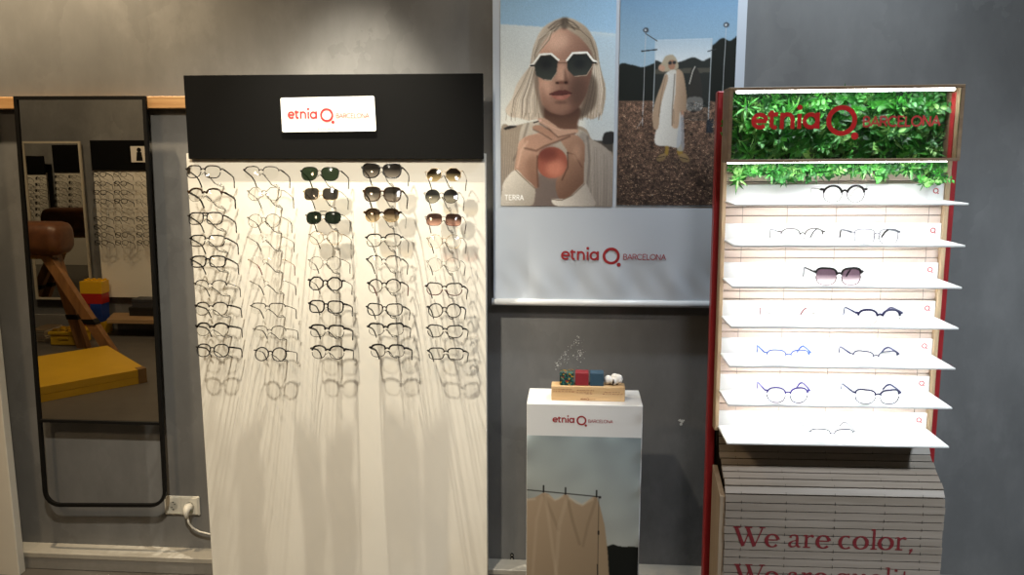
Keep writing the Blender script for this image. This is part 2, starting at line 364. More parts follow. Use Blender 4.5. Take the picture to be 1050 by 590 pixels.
def paint_portrait():
    p = Paint(8, 322, -60, 567, 1.6)
    D = lambda L: [(x*.4542+5.36, y*.4542) for x, y in L]; C = lambda L: [(x*.4542+5.36, y*.4542+160.8) for x, y in L]; B = lambda L: [(x*.5, y*.4997+294.8) for x, y in L]
    p.im[:] = p.grad((0, -60), '6f93b0', (0, 90), '86a9c4')
    p.poly(D([(0, 142), (220, 158), (700, 208), (700, 1300), (0, 1300)]), p.grad((0, 70), 'b3bcbe', (70, 330), 'cfccc0'), False, 1.2)
    p.poly(D([(520, 190), (700, 208), (700, 900), (520, 900)]), p.grad((0, 95), '93adbf', (0, 400), 'aeb3b2'), False, 12, .85)
    p.poly([(266, 386), (322, 389), (322, 470), (266, 470)], '423c35', False, 2); p.poly([(292, 394), (294, 370), (304, 363), (322, 365), (322, 394)], '252423', True, 1.5)
    # hair behind the head
    hp = D([(385, 108), (330, 124), (262, 168), (216, 250), (194, 330), (184, 395), (148, 445), (104, 512), (78, 590)])+C([(62, 260), (34, 316), (66, 352), (112, 358), (178, 374), (240, 366), (300, 372), (470, 372), (520, 358), (562, 368), (604, 350), (626, 330), (642, 240), (640, 165)])+D([(632, 490), (606, 400), (590, 300), (566, 240), (520, 168), (450, 122), (415, 112)])
    hair = p.mask(hp, True, 1.4); p.put(hair, p.grad((50, 0), 'c4b5a1', (290, 0), '9c8973'))
    rr = random.Random(2)
    for k in range(150):
        s_ = rr.random(); c = rr.choice(['94826e', 'd6cab8', '7d6a56', 'e2d8c8', 'a8967f', '6a5948']); w = rr.uniform(.8, 2.6)
        if rr.random() < .55: pts = D([(340-90*s_, 150+60*s_), (262-60*s_, 260+40*s_), (240-56*s_, 400), (236-110*s_, 520), (230-150*s_, 600)])+C([(236-176*s_+rr.uniform(-8, 8), 335+rr.uniform(-10, 25))])
        else: pts = D([(430+60*s_, 140+40*s_), (520+50*s_, 230), (556+34*s_, 330), (560+56*s_, 450)])+C([(540+96*s_, 190), (500+126*s_+rr.uniform(-8, 8), 335+rr.uniform(-6, 22))])
        keep = p.im.copy(); p.line(pts, w, c, rr.uniform(.2, .6), 1.2); m = hair[..., None]; p.im = keep*(1-m)+p.im*m
    for k in range(26):
        x = rr.uniform(40, 250) if k % 2 else rr.uniform(485, 620); p.line(C([(x, 330), (x+rr.uniform(-10, 6), 366+rr.uniform(0, 12))]), 1.8, rr.choice(['8d7b67', 'b7a994', '6f5e4d']), .6)
    p.poly(C([(214, 60), (246, 110), (250, 220), (282, 300), (300, 350), (262, 356), (232, 250), (210, 150)]), '5e4a3b', True, 4, .65); p.poly(C([(540, 90), (590, 150), (584, 280), (520, 350), (472, 350), (520, 240)]), '45372c', True, 5, .75)
    # clothes and neck
    p.poly([(8, 358), (40, 348), (84, 338), (140, 334), (236, 350), (262, 384), (300, 412), (322, 432), (322, 567), (8, 567)], p.grad((0, 340), '92826f', (0, 567), '6f645b'), True, 1.5)
    p.poly([(66, 350), (92, 336), (140, 332), (236, 360), (252, 400), (246, 567), (50, 567), (56, 420)], p.grad((0, 340), 'bbb09d', (60, 567), '7c6d62'), True, 2)
    p.poly(C([(285, 290), (480, 290), (476, 400), (470, 440), (400, 470), (300, 430)]), p.grad((0, 296), '4b3126', (0, 370), '6d4c3b'), True, 2.5)
    p.poly(C([(24, 424), (60, 408), (108, 410), (80, 420), (40, 430)]), '1d1a19', True, 1.2)
    p.poly([(228, 368), (256, 382), (258, 470), (246, 520), (232, 450)], '8b8176', True, 3); p.poly([(250, 384), (322, 434), (322, 567), (262, 567), (248, 470)], p.grad((240, 400), '958a7e', (322, 560), '716860'), True, 2)
    p.poly([(110, 480), (200, 470), (240, 567), (90, 567)], '574a45', True, 8, .75)
    for k in range(11): p.line([(254+k*7, 394+k*5), (256+k*7, 470), (262+k*6, 567)], 1.3, rr.choice(['5d544c', 'a99d90']), .4)
    for k in range(8): p.line([(12+k*7, 360), (8+k*6, 500)], 1.3, rr.choice(['6a5c4e', 'ab9b86']), .4)
    p.line([(84, 340), (66, 400), (44, 440)], 5, '4e4036', .5, 6); p.line([(250, 376), (256, 440), (250, 520)], 5, '4a4039', .5, 6)
    for k in range(5): p.line(C([(450+k*14, 452+k*6), (470+k*12, 490+k*4), (520, 496)]), 1.4, rr.choice(['d8d2c6', '7b7269']), .8)
    # face
    face = p.mask(D([(385, 168), (330, 186), (282, 226), (250, 280), (236, 340), (236, 420), (240, 520)])+C([(244, 200), (258, 268), (296, 318), (345, 338), (392, 342), (440, 330), (484, 292), (522, 226), (546, 140)])+D([(560, 420), (566, 340), (540, 290), (490, 230), (440, 190)]), True, 2)
    p.put(face, p.grad((112, 150), 'ba8c73', (250, 200), '6b4a3c'))
    p.put(p.blur(face, 1)*p.blur(((p.X-160)**2/34**2+(p.Y-112)**2/26**2 < 1).astype(float), 14)*.85, 'caa088')
    p.oval(134, 236, 16, 30, 'cb9b80', 12, .85); p.oval(222, 250, 24, 44, '4d362c', 12, .75); p.oval(176, 294, 26, 10, '936a55', 8, .7)
    p.poly(C([(262, 280), (330, 336), (400, 344), (480, 300), (440, 348), (300, 350)]), '4a3026', True, 6, .75); p.poly(C([(262, 160), (290, 260), (320, 300), (300, 310), (258, 260)]), '7c5543', True, 6, .5)
    p.poly(C([(352, 40), (396, 40), (410, 110), (380, 150), (346, 130)]), 'b98c73', True, 6, .85); p.poly(C([(396, 60), (412, 120), (422, 150), (398, 152), (392, 100)]), '5f4033', True, 4, .8)
    p.oval(*C([(378, 146)])[0], 18, 4.5, '60392d', 3, .9); p.oval(*C([(350, 148)])[0], 4.5, 3, '26140f', 1.5, .9); p.oval(*C([(402, 146)])[0], 4.5, 3, '26140f', 1.5, .9)
    p.poly(C([(378, 160), (388, 190), (366, 190)]), '6a4738', True, 3, .6)
    p.poly(C([(302, 216), (345, 196), (372, 190), (384, 194), (398, 190), (440, 210), (410, 222), (372, 224), (336, 222)]), '552b26', True, 1.4); p.poly(C([(312, 220), (372, 224), (432, 214), (408, 242), (372, 252), (338, 244)]), '97594b', True, 2); p.line(C([(304, 217), (340, 222), (376, 221), (440, 211)]), 2.2, '2f1513', .85); p.oval(*C([(368, 238)])[0], 10, 3, 'b87b68', 3, .7)
    p.oval(*C([(372, 266)])[0], 17, 4, '5b3c30', 4, .7)
    # parting and hair across the temples
    p.poly(D([(388, 112), (330, 128), (270, 172), (226, 256), (204, 340), (196, 410), (226, 400), (236, 330), (262, 262), (310, 206), (372, 168), (392, 140)]), p.grad((100, 60), 'b4a694', (182, 60), '8f7d6a'), True, 3)
    p.poly(D([(396, 112), (452, 124), (520, 172), (566, 250), (586, 330), (590, 400), (562, 360), (540, 290), (482, 226), (420, 186), (392, 150)]), p.grad((182, 60), 'a5947e', (265, 160), '7a6957'), True, 3)
    for k in range(34):
        s_ = rr.random()
        p.line(D([(384-20*s_, 120+40*s_), (330-40*s_, 150+50*s_), (262-40*s_+40*(1-s_), 240), (226-20*s_, 330), (210, 400)]), rr.uniform(.8, 2), rr.choice(['d0c4b1', '7b6957', 'a89781', '5c4c3e']), .45)
        p.line(D([(400+14*s_, 120+50*s_), (460+30*s_, 150+40*s_), (520+30*s_, 220+20*s_), (562+16*s_, 320), (580, 390)]), rr.uniform(.8, 2), rr.choice(['c2b39c', '6d5c4a', '93826c', '4d3f33']), .45)
    for a in (((388, 116), (340, 132), (296, 168)), ((388, 126), (346, 146), (310, 180)), ((386, 140), (356, 160), (330, 188)), ((398, 116), (440, 136), (476, 170)), ((400, 130), (430, 156), (452, 180))): p.line(D(a), 4, '3a3029', .55, 4)
    p.poly(D([(372, 112), (412, 112), (408, 170), (376, 172)]), '443930', True, 4, .75)
    # octagonal sunglasses
    q = lambda L: [(x*.4542+53.6, y*.4542+26.8) for x, y in L]
    for lens, top, low in (([(105, 335), (142, 276), (205, 271), (247, 312), (237, 388), (207, 428), (165, 424), (116, 398)], [(78, 338), (100, 326), (140, 270), (206, 266), (252, 306)], [(240, 380), (208, 428), (166, 422)]),
                           ([(301, 312), (336, 266), (420, 263), (456, 310), (450, 352), (420, 398), (342, 402), (306, 366)], [(298, 310), (335, 263), (421, 260), (456, 306), (478, 318)], [(452, 346), (421, 398), (350, 404)])):
        p.poly(q(lens), p.grad(q([(0, 260)])[0], '1c201f', q([(0, 430)])[0], '3a3d37'), False, 1); p.oval(*q([((lens[0][0]+lens[3][0])/2, 330)])[0], 16, 12, '14161a', 6, .6)
        p.line(q(low), 2.2, 'a8937d', .8); p.line(q(top), 5.8, 'dcd5ca'); p.line(q([(x, y+12) for x, y in top[1:]]), 1.6, '4e3d31', .6)
    p.line(q([(250, 312), (275, 306), (300, 312)]), 2.2, 'a57f69'); p.line(q([(250, 322), (300, 322)]), 1.8, '5f4336'); p.line(q([(82, 338), (104, 336)]), 4, '1f1917'); p.line(q([(452, 325), (476, 322)]), 4, '1f1917')
    # hands round the fruit
    p.poly(B([(350, 175), (420, 150), (470, 180), (486, 225), (482, 330), (476, 430), (410, 500), (345, 500), (326, 410), (380, 330), (390, 250)]), p.grad(B([(340, 200)])[0], '9f7860', B([(486, 400)])[0], '644636'), True, 2)
    p.line(B([(388, 250), (430, 260), (470, 330)]), 4, '573a2d', .55, 3); p.oval(*B([(440, 250)])[0], 12, 22, 'ab836a', 7, .6)
    fr = B([(303, 305)])[0]; p.oval(*fr, 43, 43, '8c4938', 1.5); p.oval(fr[0]+10, fr[1]+16, 26, 24, 'bb7259', 9, .85); p.oval(fr[0]-14, fr[1]-24, 30, 20, '5f2a22', 9, .75)
    p.poly(B([(95, 350), (108, 250), (118, 195), (150, 165), (205, 148), (262, 132), (330, 150), (300, 190), (250, 225), (226, 262), (222, 330), (226, 440), (190, 430), (140, 390)]), p.grad(B([(100, 200)])[0], 'b99179', B([(235, 400)])[0], '7e5a47'), True, 2)
    for f, c in ((B([(196, 105), (232, 98), (292, 128), (330, 150), (300, 175), (240, 140), (200, 122)]), 'a1775f'), (B([(226, 62), (262, 62), (310, 92), (352, 118), (438, 122), (446, 136), (420, 150), (370, 168), (330, 168), (290, 120), (232, 84)]), 'b18a72'),
                 (B([(150, 170), (210, 150), (270, 160), (330, 162), (390, 158), (330, 190), (260, 215), (220, 240), (160, 220)]), 'a67d66')): p.poly(f, c, True, 1.6)
    p.line(B([(235, 90), (290, 126), (335, 165), (430, 145)]), 4, '50342a', .6, 4); p.line(B([(198, 122), (250, 148), (300, 178)]), 4, '54382c', .55, 4); p.line(B([(150, 225), (215, 240), (262, 214), (330, 190), (400, 160)]), 5, '472d22', .6, 5); p.line(B([(110, 330), (130, 240), (165, 190)]), 6, 'c9a68e', .5, 6)
    p.line(B([(250, 82), (300, 108), (350, 128)]), 2.5, 'c7a48d', .5, 3); p.line(B([(222, 270), (220, 340), (226, 436)]), 5, '472c21', .65, 4); p.line(B([(390, 250), (392, 330), (360, 400)]), 4, '3f271d', .65, 4)
    p.poly(B([(160, 300), (215, 270), (220, 340), (226, 436), (180, 410)]), '6f4c3b', True, 8, .5); p.oval(*B([(236, 72)])[0], 5, 3, 'd0ac99', 1, .8); p.line(B([(200, 85), (225, 78)]), 4, '2d2522', .8)
    # cuffs
    p.poly(B([(34, 410), (98, 345), (150, 390), (205, 440), (208, 500), (180, 545), (20, 545), (22, 470)]), p.grad(B([(40, 360)])[0], 'c4bcae', B([(200, 540)])[0], '8a8073'), True, 2); p.line(B([(98, 346), (150, 396), (206, 446)]), 3, '70614f', .8)
    p.poly(B([(302, 508), (340, 505), (400, 495), (484, 420), (516, 462), (540, 545), (340, 545)]), p.grad(B([(300, 520)])[0], 'bfb7aa', B([(540, 500)])[0], '8b8279'), True, 2); p.line(B([(304, 508), (360, 512), (420, 485), (486, 422)]), 3, '655749', .8)
    for k, ch in enumerate('TERRA'):
        for st in SANS[ch][1]: p.line([(20+k*10.6+u*12.5, 550-v*13) for u, v in st], 2.3, 'd9d7d2')
    p.line([(20, 557), (44, 557)], 1.2, 'bfbcb8', .6)
    p.im = np.clip((p.im*.86+p.im.mean(-1, keepdims=True)*.14)*1.07, 0, 1)
    p.grain(np.ones(p.X.shape), .025, 0); return p

def paint_field():
    p = Paint(-6, 318, -60, 567, 1.6)                      # drawing units of the right-hand picture
    p.im[:] = p.grad((0, -60), '6488a8', (0, 190), '9db6c6')
    p.poly([(-8, 183), (30, 178), (60, 184), (100, 172), (128, 178), (300, 176), (300, 300), (-8, 300)], '171b17', True, 2)
    p.poly([(240, 300), (244, 150), (262, 118), (280, 106), (300, 114), (335, 110), (335, 300)], '131712', True, 2)
    p.poly([(-8, 276), (335, 280), (335, 567), (-8, 567)], p.grad((0, 280), '6b5344', (0, 567), '3d3029'), False, 1.5)
    # tall mirror standing in the field
    mr = p.mask([(94, 110), (250, 107), (250, 330), (92, 326)], False, 1); p.put(mr, p.grad((0, 108), 'a9bac6', (0, 175), 'd3d8da'))
    p.put(mr*p.mask([(80, 176), (130, 178), (170, 168), (200, 158), (226, 168), (260, 172), (260, 340), (80, 340)], True, 1.5), '272a27'); p.put(mr*p.mask([(80, 190), (260, 186), (260, 200), (80, 204)], False, 2), '4d4a41')
    p.put(mr*p.mask([(80, 298), (260, 296), (260, 340), (80, 340)], False, 2), '5a4a3f')
    p.line([(94, 110), (92, 326)], 2, 'c5ccd0', .7); p.line([(250, 107), (248, 330)], 2.4, 'b3babd', .8); p.line([(94, 110), (250, 107)], 1.6, 'c7d0d6', .8)
    # reflection of the figure
    p.poly([(196, 190), (206, 184), (218, 200), (228, 245), (226, 300), (188, 300), (188, 240)], '2f2d29', True, 2); p.poly([(188, 270), (228, 270), (228, 302), (188, 302)], '6a6864', True, 2); p.line([(192, 230), (200, 196), (206, 184)], 3, 'b5b0a6', .9)
    # lamp stands
    for x, top, bot in ((66, 86, 345), (288, 74, 268)):
        p.line([(x, top), (x-3, bot)], 2, 'b5b8ba', .8); p.oval(x, top-4, 8, 7, '3a3f45', 1); p.oval(x-1, top-4, 3, 3, 'd8dde0', 1)
    p.line([(66, 92), (98, 112)], 3, '4c4f50', .9); p.line([(56, 140), (98, 136)], 4, '2e302f', .9); p.line([(62, 330), (48, 352)], 2, 'a8a49f', .7); p.line([(240, 142), (262, 136)], 3, '2e302f', .9); p.poly([(244, 330), (262, 326), (262, 366), (244, 366)], '23262b', False, 1.5)
    for k in range(900):
        x, y = random.uniform(0, 316), 276+290*random.random()**.8; s_ = (y-230)/300; a = random.uniform(-.5, .5)
        i0, j0 = int((y+60)/1.6), int((x+6)/1.6); L = int(2+5*s_)
        for t in range(L):
            ii, jj = min(p.h-1, max(0, int(i0+t*a))), min(p.w-1, j0+t)
            p.im[ii, jj] = p.im[ii, jj]*.35+p.c(random.choice(['a88a70', '8f7058', '2f2620', 'c0a488', '3a2e27']))*.65
    fm = p.mask([(-8, 280), (335, 282), (335, 567), (-8, 567)], False, 2); p.grain(fm, .22, 0); p.grain(fm, .14, 4)
    # woman in a white dress and beige cardigan
    p.poly([(129, 424), (131, 398), (138, 398), (138, 426)], '927636', True, 1); p.poly([(165, 424), (165, 398), (173, 396), (180, 424)], '927636', True, 1)
    p.poly([(106, 436), (118, 424), (132, 424), (128, 440), (112, 444)], '8f7752', True, 1); p.poly([(168, 428), (186, 422), (200, 440), (194, 446), (178, 444)], '8f7752', True, 1); p.line([(108, 434), (128, 430)], 2, '2e2722'); p.line([(172, 432), (194, 438)], 2, '2e2722')
    p.poly([(122, 206), (140, 194), (156, 196), (168, 240), (170, 300), (172, 398), (138, 402), (99, 392), (110, 320), (116, 250)], p.grad((100, 300), 'dedbd3', (172, 300), 'bdb9b1'), True, 1.5)
    p.poly([(124, 204), (112, 236), (100, 270), (92, 306), (94, 350), (108, 352), (112, 300), (120, 262), (132, 216)], 'ad937a', True, 1.5)
    p.poly([(154, 194), (172, 200), (182, 240), (186, 276), (184, 306), (168, 308), (164, 350), (146, 346), (148, 300), (154, 250)], p.grad((146, 260), 'bda187', (186, 260), '937b64'), True, 1.5)
    p.line([(150, 300), (152, 340)], 1.6, '5d4f42', .7); p.poly([(172, 306), (178, 306), (178, 322), (172, 322)], 'a77f68', True, 1)
    p.poly([(170, 322), (178, 320), (182, 372), (182, 412), (164, 412), (162, 380)], 'a3a8b0', True, 2, .7)
    p.poly([(106, 188), (116, 166), (124, 154), (142, 150), (154, 164), (160, 184), (150, 194), (130, 196), (116, 196)], 'a99b84', True, 1.5); p.oval(141, 178, 10, 14, '9c735c', 1.2); p.poly([(136, 194), (150, 193), (152, 203), (135, 203)], 'c9c4ba', True, 1)
    p.oval(136, 173, 5, 4.5, '26282a', .8); p.oval(148, 172, 5, 4.5, '26282a', .8); p.poly([(108, 178), (104, 190), (118, 196), (122, 184)], 'b89078', True, 1.5)
    p.line([(150, 204), (148, 260), (146, 300), (147, 344)], 3, '54463a', .6, 2); p.line([(124, 210), (114, 262), (108, 320)], 2.4, '6a5847', .5, 2)
    p.oval(150, 440, 60, 6, '2b231e', 6, .35); p.grain(np.ones(p.X.shape), .02, 0); return p

def paint_sheet():
    """picture on the plinth: a beige sheet pegged to a line under a grey sky (photo units)"""
    p = Paint(540, 660, 448, 720, .5); q = lambda L: [(x/5.364+530, y/5.364+480) for x, y in L]
    p.im[:] = p.grad((640, 448), '8b989c', (590, 570), 'a9a89d'); p.grain(np.ones(p.X.shape), .03, 9)
    p.poly([(610, 560), (628, 559.5), (633, 557.5), (638, 559), (646, 560), (652, 559), (662, 560), (662, 720), (610, 720)], '141612', False, .6); p.poly([(540, 680), (662, 676), (662, 720), (540, 720)], '3a3126', False, 2)
    cl = q([(0, 165), (60, 180), (100, 172), (150, 142), (180, 150), (215, 184), (240, 178), (272, 146), (300, 170), (340, 200), (380, 205), (420, 168), (452, 152), (475, 215), (500, 310), (522, 460), (535, 620), (560, 1150), (0, 1150)])
    p.poly(cl, p.grad((545, 510), 'a08b72', (600, 600), '8f7b62'), False, .5)
    for a, w, c, al in (([(155, 160), (200, 260), (235, 345)], 3.2, '82705a', .5), ([(160, 150), (190, 350), (230, 620)], 3, 'b8a58b', .35), ([(285, 160), (320, 300), (360, 420)], 3, '7a6852', .5), ([(290, 150), (240, 330), (225, 600)], 4, 'b4a188', .35), ([(450, 170), (410, 300), (380, 430)], 3, '7f6d57', .5), ([(140, 170), (110, 300), (90, 600)], 3, 'b5a189', .3), ([(60, 185), (100, 180)], 2, 'b9aa95', .6), ([(180, 160), (215, 184), (260, 160)], 2, 'bba98f', .6), ([(300, 170), (370, 206), (430, 170)], 2.4, 'bdab92', .6)): p.line(q(a), w, c, al, 2)
    p.poly(q([(468, 215), (500, 310), (522, 460), (540, 700), (470, 700)]), '998469', False, 1, .7)
    p.line(q([(0, 128), (60, 131), (250, 143), (420, 154), (475, 158)]), 1.0, '2c2b2a'); p.oval(*q([(472, 160)])[0], 1.5, 1.2, '1d1c1b', .3)
    for x, y in ((150, 122), (276, 130), (453, 140)): p.line(q([(x, y-16), (x, y+18)]), 1.5, '161515')
    p.line(q([(466, 160), (470, 1150)]), .6, '4a4036', .9); p.line(q([(468, 348), (468, 362)]), 1.8, '1d1a18'); p.line(q([(465, 530), (467, 600)]), 1.0, '1d1a18')
    return p
# ------------------------------------------------------------------ the room
WALL, BACK, LEFTX, RIGHTX, CEIL = 3.22, -1.50, -11.5, 3.4, 3.3
M_wall = plaster('grey_plaster', (.098, .098, .097), (.15, .149, .147), (.24, .237, .232))
M_floor = plain('dark_floor', '55514c', .45, vary=.12, scale=6)
M_ceil = plain('ceiling_white', 'd8d4cc', .8)
M_ledge = plain('ledge_grey', 'a29d93', .5, vary=.05)
M_ledgef = plain('ledge_face_grey', '83807b', .5, vary=.05)
M_black = plain('black_metal', '100f0e', .5, vary=.1, spec=.2)
M_blackp = plain('black_panel', '050505', .7, vary=.1, scale=12, spec=.12)
M_white = plain('white_laminate', 'dfdacf', .42, vary=.02, scale=5)
M_whiteb = plain('bright_white', 'e9e7e3', .4, vary=.015)
M_red = plain('brand_red', 'c0282c', .5, vary=.04)
M_dred = plain('dark_red_print', '9a262b', .5, vary=.05)
M_redp = plain('red_lacquer', 'a82c30', .4, vary=.05)
def wall(name, lo, hi, m=None):
    b = MB(); b.box(lo, hi); return struct(b.build(name, m or M_wall))
wb = wall('wall_back', (LEFTX, WALL, 0), (RIGHTX, WALL+.1, CEIL))
wall('wall_front', (LEFTX, BACK-.1, 0), (RIGHTX, BACK, CEIL))
wall('wall_left', (LEFTX-.1, BACK-.1, 0), (LEFTX, WALL+.1, CEIL)); wall('wall_right', (RIGHTX, BACK-.1, 0), (RIGHTX+.1, WALL+.1, CEIL))
wall('floor', (LEFTX-.1, BACK-.1, -.1), (RIGHTX+.1, WALL+.1, 0), M_floor); wall('ceiling', (LEFTX-.1, BACK-.1, CEIL), (RIGHTX+.1, WALL+.1, CEIL+.1), M_ceil)
b = MB(); b.box((LEFTX, 3.13, 0), (RIGHTX, WALL, .064), 0, .003); b.box((LEFTX, 3.128, .052), (RIGHTX, WALL, .076), 1, .003)
struct(b.build('baseboard_back', [M_ledgef, M_ledge]))
b = MB(); b.box((LEFTX, BACK, 0), (RIGHTX, BACK+.03, .14), 0, .003); struct(b.build('baseboard_front', M_ledgef))
# flecks of bare plaster where something was pulled off the wall
def fleck(b, px, py, r):
    c = P(px, py, WALL-.0006); n = random.randint(5, 7); a0 = random.random()*6
    o = [(c.x+math.cos(a0+2*math.pi*k/n)*r*random.uniform(.6, 1.2), c.z+math.sin(a0+2*math.pi*k/n)*r*random.uniform(.6, 1.2)) for k in range(n)]
    b.prism(o, 'y', WALL-.0008, WALL+.0005)
b = MB(); rr = random.Random(5)
for k in range(150):
    t = rr.random(); k2 = rr.random()
    if k2 < .45: x, y = 570+24*t+rr.gauss(0, 1.2), 374-28*t+rr.gauss(0, 1.4)
    elif k2 < .75: x, y = 572+26*t+rr.gauss(0, 1.5), 374-12*t+rr.gauss(0, 2.2)
    else: x, y = 594+rr.gauss(0, 2.2), 346+26*t+rr.gauss(0, 2)
    fleck(b, x, y, abs(rr.gauss(.0006, .0008))+.0004)
for x, y in ((593.5, 346), (592, 345), (569.5, 373), (571, 372.5), (594, 363), (596, 362), (570, 379)): fleck(b, x, y, .0024)
for x, y, r in ((697, 431.5, .006), (699.5, 432.5, .008), (698.5, 435, .007), (701, 431.5, .005)): fleck(b, x, y, r)
c = b.build('plaster_chips', plain('bare_plaster', 'd6d6d2', .8), wb); c['kind'] = 'structure'
# wooden rail across the wall behind the mirror
M_oak = wood('rail_oak', 'a07447', 'c79d6b', 0)
zt = 1.967; b = MB(); b.box((-3.4, 3.178, zt-.047), (-1.2, 3.219, zt), 0, .003)
tag(b.build('wall_rail', M_oak, org=(-2.3, 3.2, zt)), 'light oak rail running along the wall behind the tall mirror', 'rail')

# ------------------------------------------------------------------ mirror with a thin black frame
MY = 3.15
def mirror(name, TL, TR, BR, BL, barz, loc, label, y0, mat, glassmat, rad=.07, r=.0068, sign=1):
    t = thing(name, loc, label, 'mirror')
    tl, tr, br, bl = [Vector(v) for v in (TL, TR, BR, BL)]
    pts = [tl, tr]
    def corner(p, a, c):
        u, v = (a-p).normalized()*rad, (c-p).normalized()*rad
        return [p+u*(1-math.sin(k*math.pi/12))+v*(1-math.cos(k*math.pi/12)) for k in range(7)]
    if rad: pts += corner(br, tr, bl)+corner(bl, br, tl)
    else: pts += [br, bl]
    # square bars: a bar of rectangular section following the outline
    b = MB(); n = len(pts); c = sum(pts, Vector())/n
    ring = []
    for i in range(n):
        p, q, s_ = pts[i-1], pts[i], pts[(i+1) % n]
        d1, d2 = (q-p).normalized(), (s_-q).normalized(); n1 = Vector((d1.z, 0, -d1.x)); n2 = Vector((d2.z, 0, -d2.x)); m = (n1+n2)
        m = m/max(m.dot(n1), .3); m *= (1 if m.dot(c-q) > 0 else -1)
        for k, yy in ((0, -r), (2*r, -r), (2*r, r), (0, r)): ring.append(q+m*k+Vector((0, yy*sign, 0)))
    fs = []
    for i in range(n):
        j = (i+1) % n
        for k in range(4): fs.append((i*4+k, i*4+(k+1) % 4, j*4+(k+1) % 4, j*4+k))
    b.add(ring, fs); b.build('frame', mat, t)
    fr = lambda z, a, c_: a+(c_-a)*((a.z-z)/(a.z-c_.z))
    L, Rr = fr(barz, tl, bl), fr(barz, tr, br)
    if rad:
        b = MB(); b.box((L.x+2*r-.001, y0-r, barz-.007), (Rr.x-2*r+.001, y0+r, barz+.005), 0); b.build('crossbar', mat, t)
    e = 2*r-.002
    b = MB(); b.add([(tl.x+e, y0, tl.z-e), (tr.x-e, y0, tr.z-e), (Rr.x-e, y0, barz+.004), (L.x+e, y0, barz+.004)], [(0, 1, 2, 3)])
    d = .004*sign; b.add([(tl.x+e, y0+d, tl.z-e), (tr.x-e, y0+d, tr.z-e), (Rr.x-e, y0+d, barz+.004), (L.x+e, y0+d, barz+.004)], [(3, 2, 1, 0)])
    b.build('mirror_glass', glassmat, t); return t
n = NT('mirror_silver'); n.b.inputs['Metallic'].default_value = 1; n.b.inputs['Base Color'].default_value = (.7, .68, .63, 1); n.b.inputs['Roughness'].default_value = 0.0; M_mirror = n.m
g = lambda x, y: P(x, y, MY)
mirror('tall_mirror', g(14.5, 98.8), g(149.8, 98.5), g(171.6, 520), g(45.8, 519.5), P(100, 432.6, MY).z, (-1.92, MY, .28), 'tall dark mirror with thin black frame rounded at the bottom, hung on the grey wall', MY, M_black, M_mirror)

# ------------------------------------------------------------------ double wall socket and plug
s = P(187.5, 518, WALL); M_sock = plain('socket_white', 'd9d5c9', .35)
t = thing('wall_socket', (s.x, WALL, s.z), 'white double wall socket beside the lower corner of the tall mirror', 'socket')
b = MB(); b.box((s.x-.077, WALL-.010, s.z-.042), (s.x+.077, WALL, s.z+.042), 0, .003); b.build('cover_plate', M_sock, t)
for k in (-1, 1):
    cx = s.x+k*.036; b = MB(); b.box((cx-.0345, WALL-.013, s.z-.036), (cx+.0345, WALL-.0101, s.z+.036), 0, .0012)
    ins = b.build('socket_insert', M_sock, t)
    b = MB(); o = [(math.cos(2*math.pi*i/28), math.sin(2*math.pi*i/28)) for i in range(28)]
    vs = [(cx+u*.0215, WALL-.0145, s.z+v*.0215) for u, v in o]+[(cx+u*.0195, WALL-.0145, s.z+v*.0195) for u, v in o]+[(cx+u*.0195, WALL-.0131, s.z+v*.0195) for u, v in o]
    b.add(vs, [(i, (i+1) % 28, 28+(i+1) % 28, 28+i) for i in range(28)]+[(28+i, 28+(i+1) % 28, 56+(i+1) % 28, 56+i) for i in range(28)])
    b.disc((cx, WALL-.0133, s.z), .0195, 'y', 28, 0, 1)
    for q in (-1, 1): b.disc((cx+q*.0095*.7, WALL-.0136, s.z+q*.0095*.7), .0028, 'y', 10, 0, 2); b.box((cx-.003, WALL-.0142, s.z+q*.017-.003), (cx+.003, WALL-.0134, s.z+q*.017+.003), 2)
    b.build('socket_well', [M_sock, plain('socket_shade', 'b9b5aa', .4), M_black], ins)
cx = s.x+.036; M_plug = plain('plug_white', 'dedad0', .4)
t = thing('power_plug', (cx, WALL-.02, s.z), 'white plug in the right half of the wall socket, its cable trailing right', 'plug')
b = MB(); b.tube([(cx, WALL-.0145, s.z), (cx, WALL-.028, s.z), (cx, WALL-.04, s.z-.003), (cx, WALL-.048, s.z-.012), (cx, WALL-.045, s.z-.03), (cx, WALL-.04, s.z-.042)], [.0185, .0185, .016, .013, .0085, .005], 16); b.build('plug_body', M_plug, t)
b = MB(); b.tube([(cx, WALL-.04, s.z-.04), (cx+.003, WALL-.036, s.z-.065), (cx+.015, WALL-.03, s.z-.088), (cx+.04, WALL-.026, s.z-.106), (cx+.08, WALL-.024, s.z-.116), (cx+.16, WALL-.026, s.z-.121), (cx+.21, WALL-.03, s.z-.135), (cx+.235, WALL-.034, .12), (cx+.24, WALL-.04, .09), (cx+.26, WALL-.045, .0803), (cx+.36, WALL-.05, .0803)], .0042, 8); b.build('cable', M_plug, t)
# small black keyhole hanger low on the wall
s = P(525, 571, WALL); b = MB(); b.disc((s.x, WALL-.004, s.z+.008), .0075, 'y', 14, .0038); b.disc((s.x, WALL-.004, s.z-.008), .0085, 'y', 14, .0038); b.box((s.x-.004, WALL-.004, s.z-.009), (s.x+.004, WALL-.0002, s.z+.01))
b.disc((s.x, WALL-.0044, s.z+.008), .004, 'y', 10, 0, 1); b.disc((s.x, WALL-.0044, s.z-.008), .0045, 'y', 10, 0, 1)
tag(b.build('wall_hanger', [M_black, plain('hanger_hole', '8a867e', .6)], org=(s.x, WALL, s.z)), 'tiny black keyhole hanger on the wall low beside the white plinth', 'hanger')
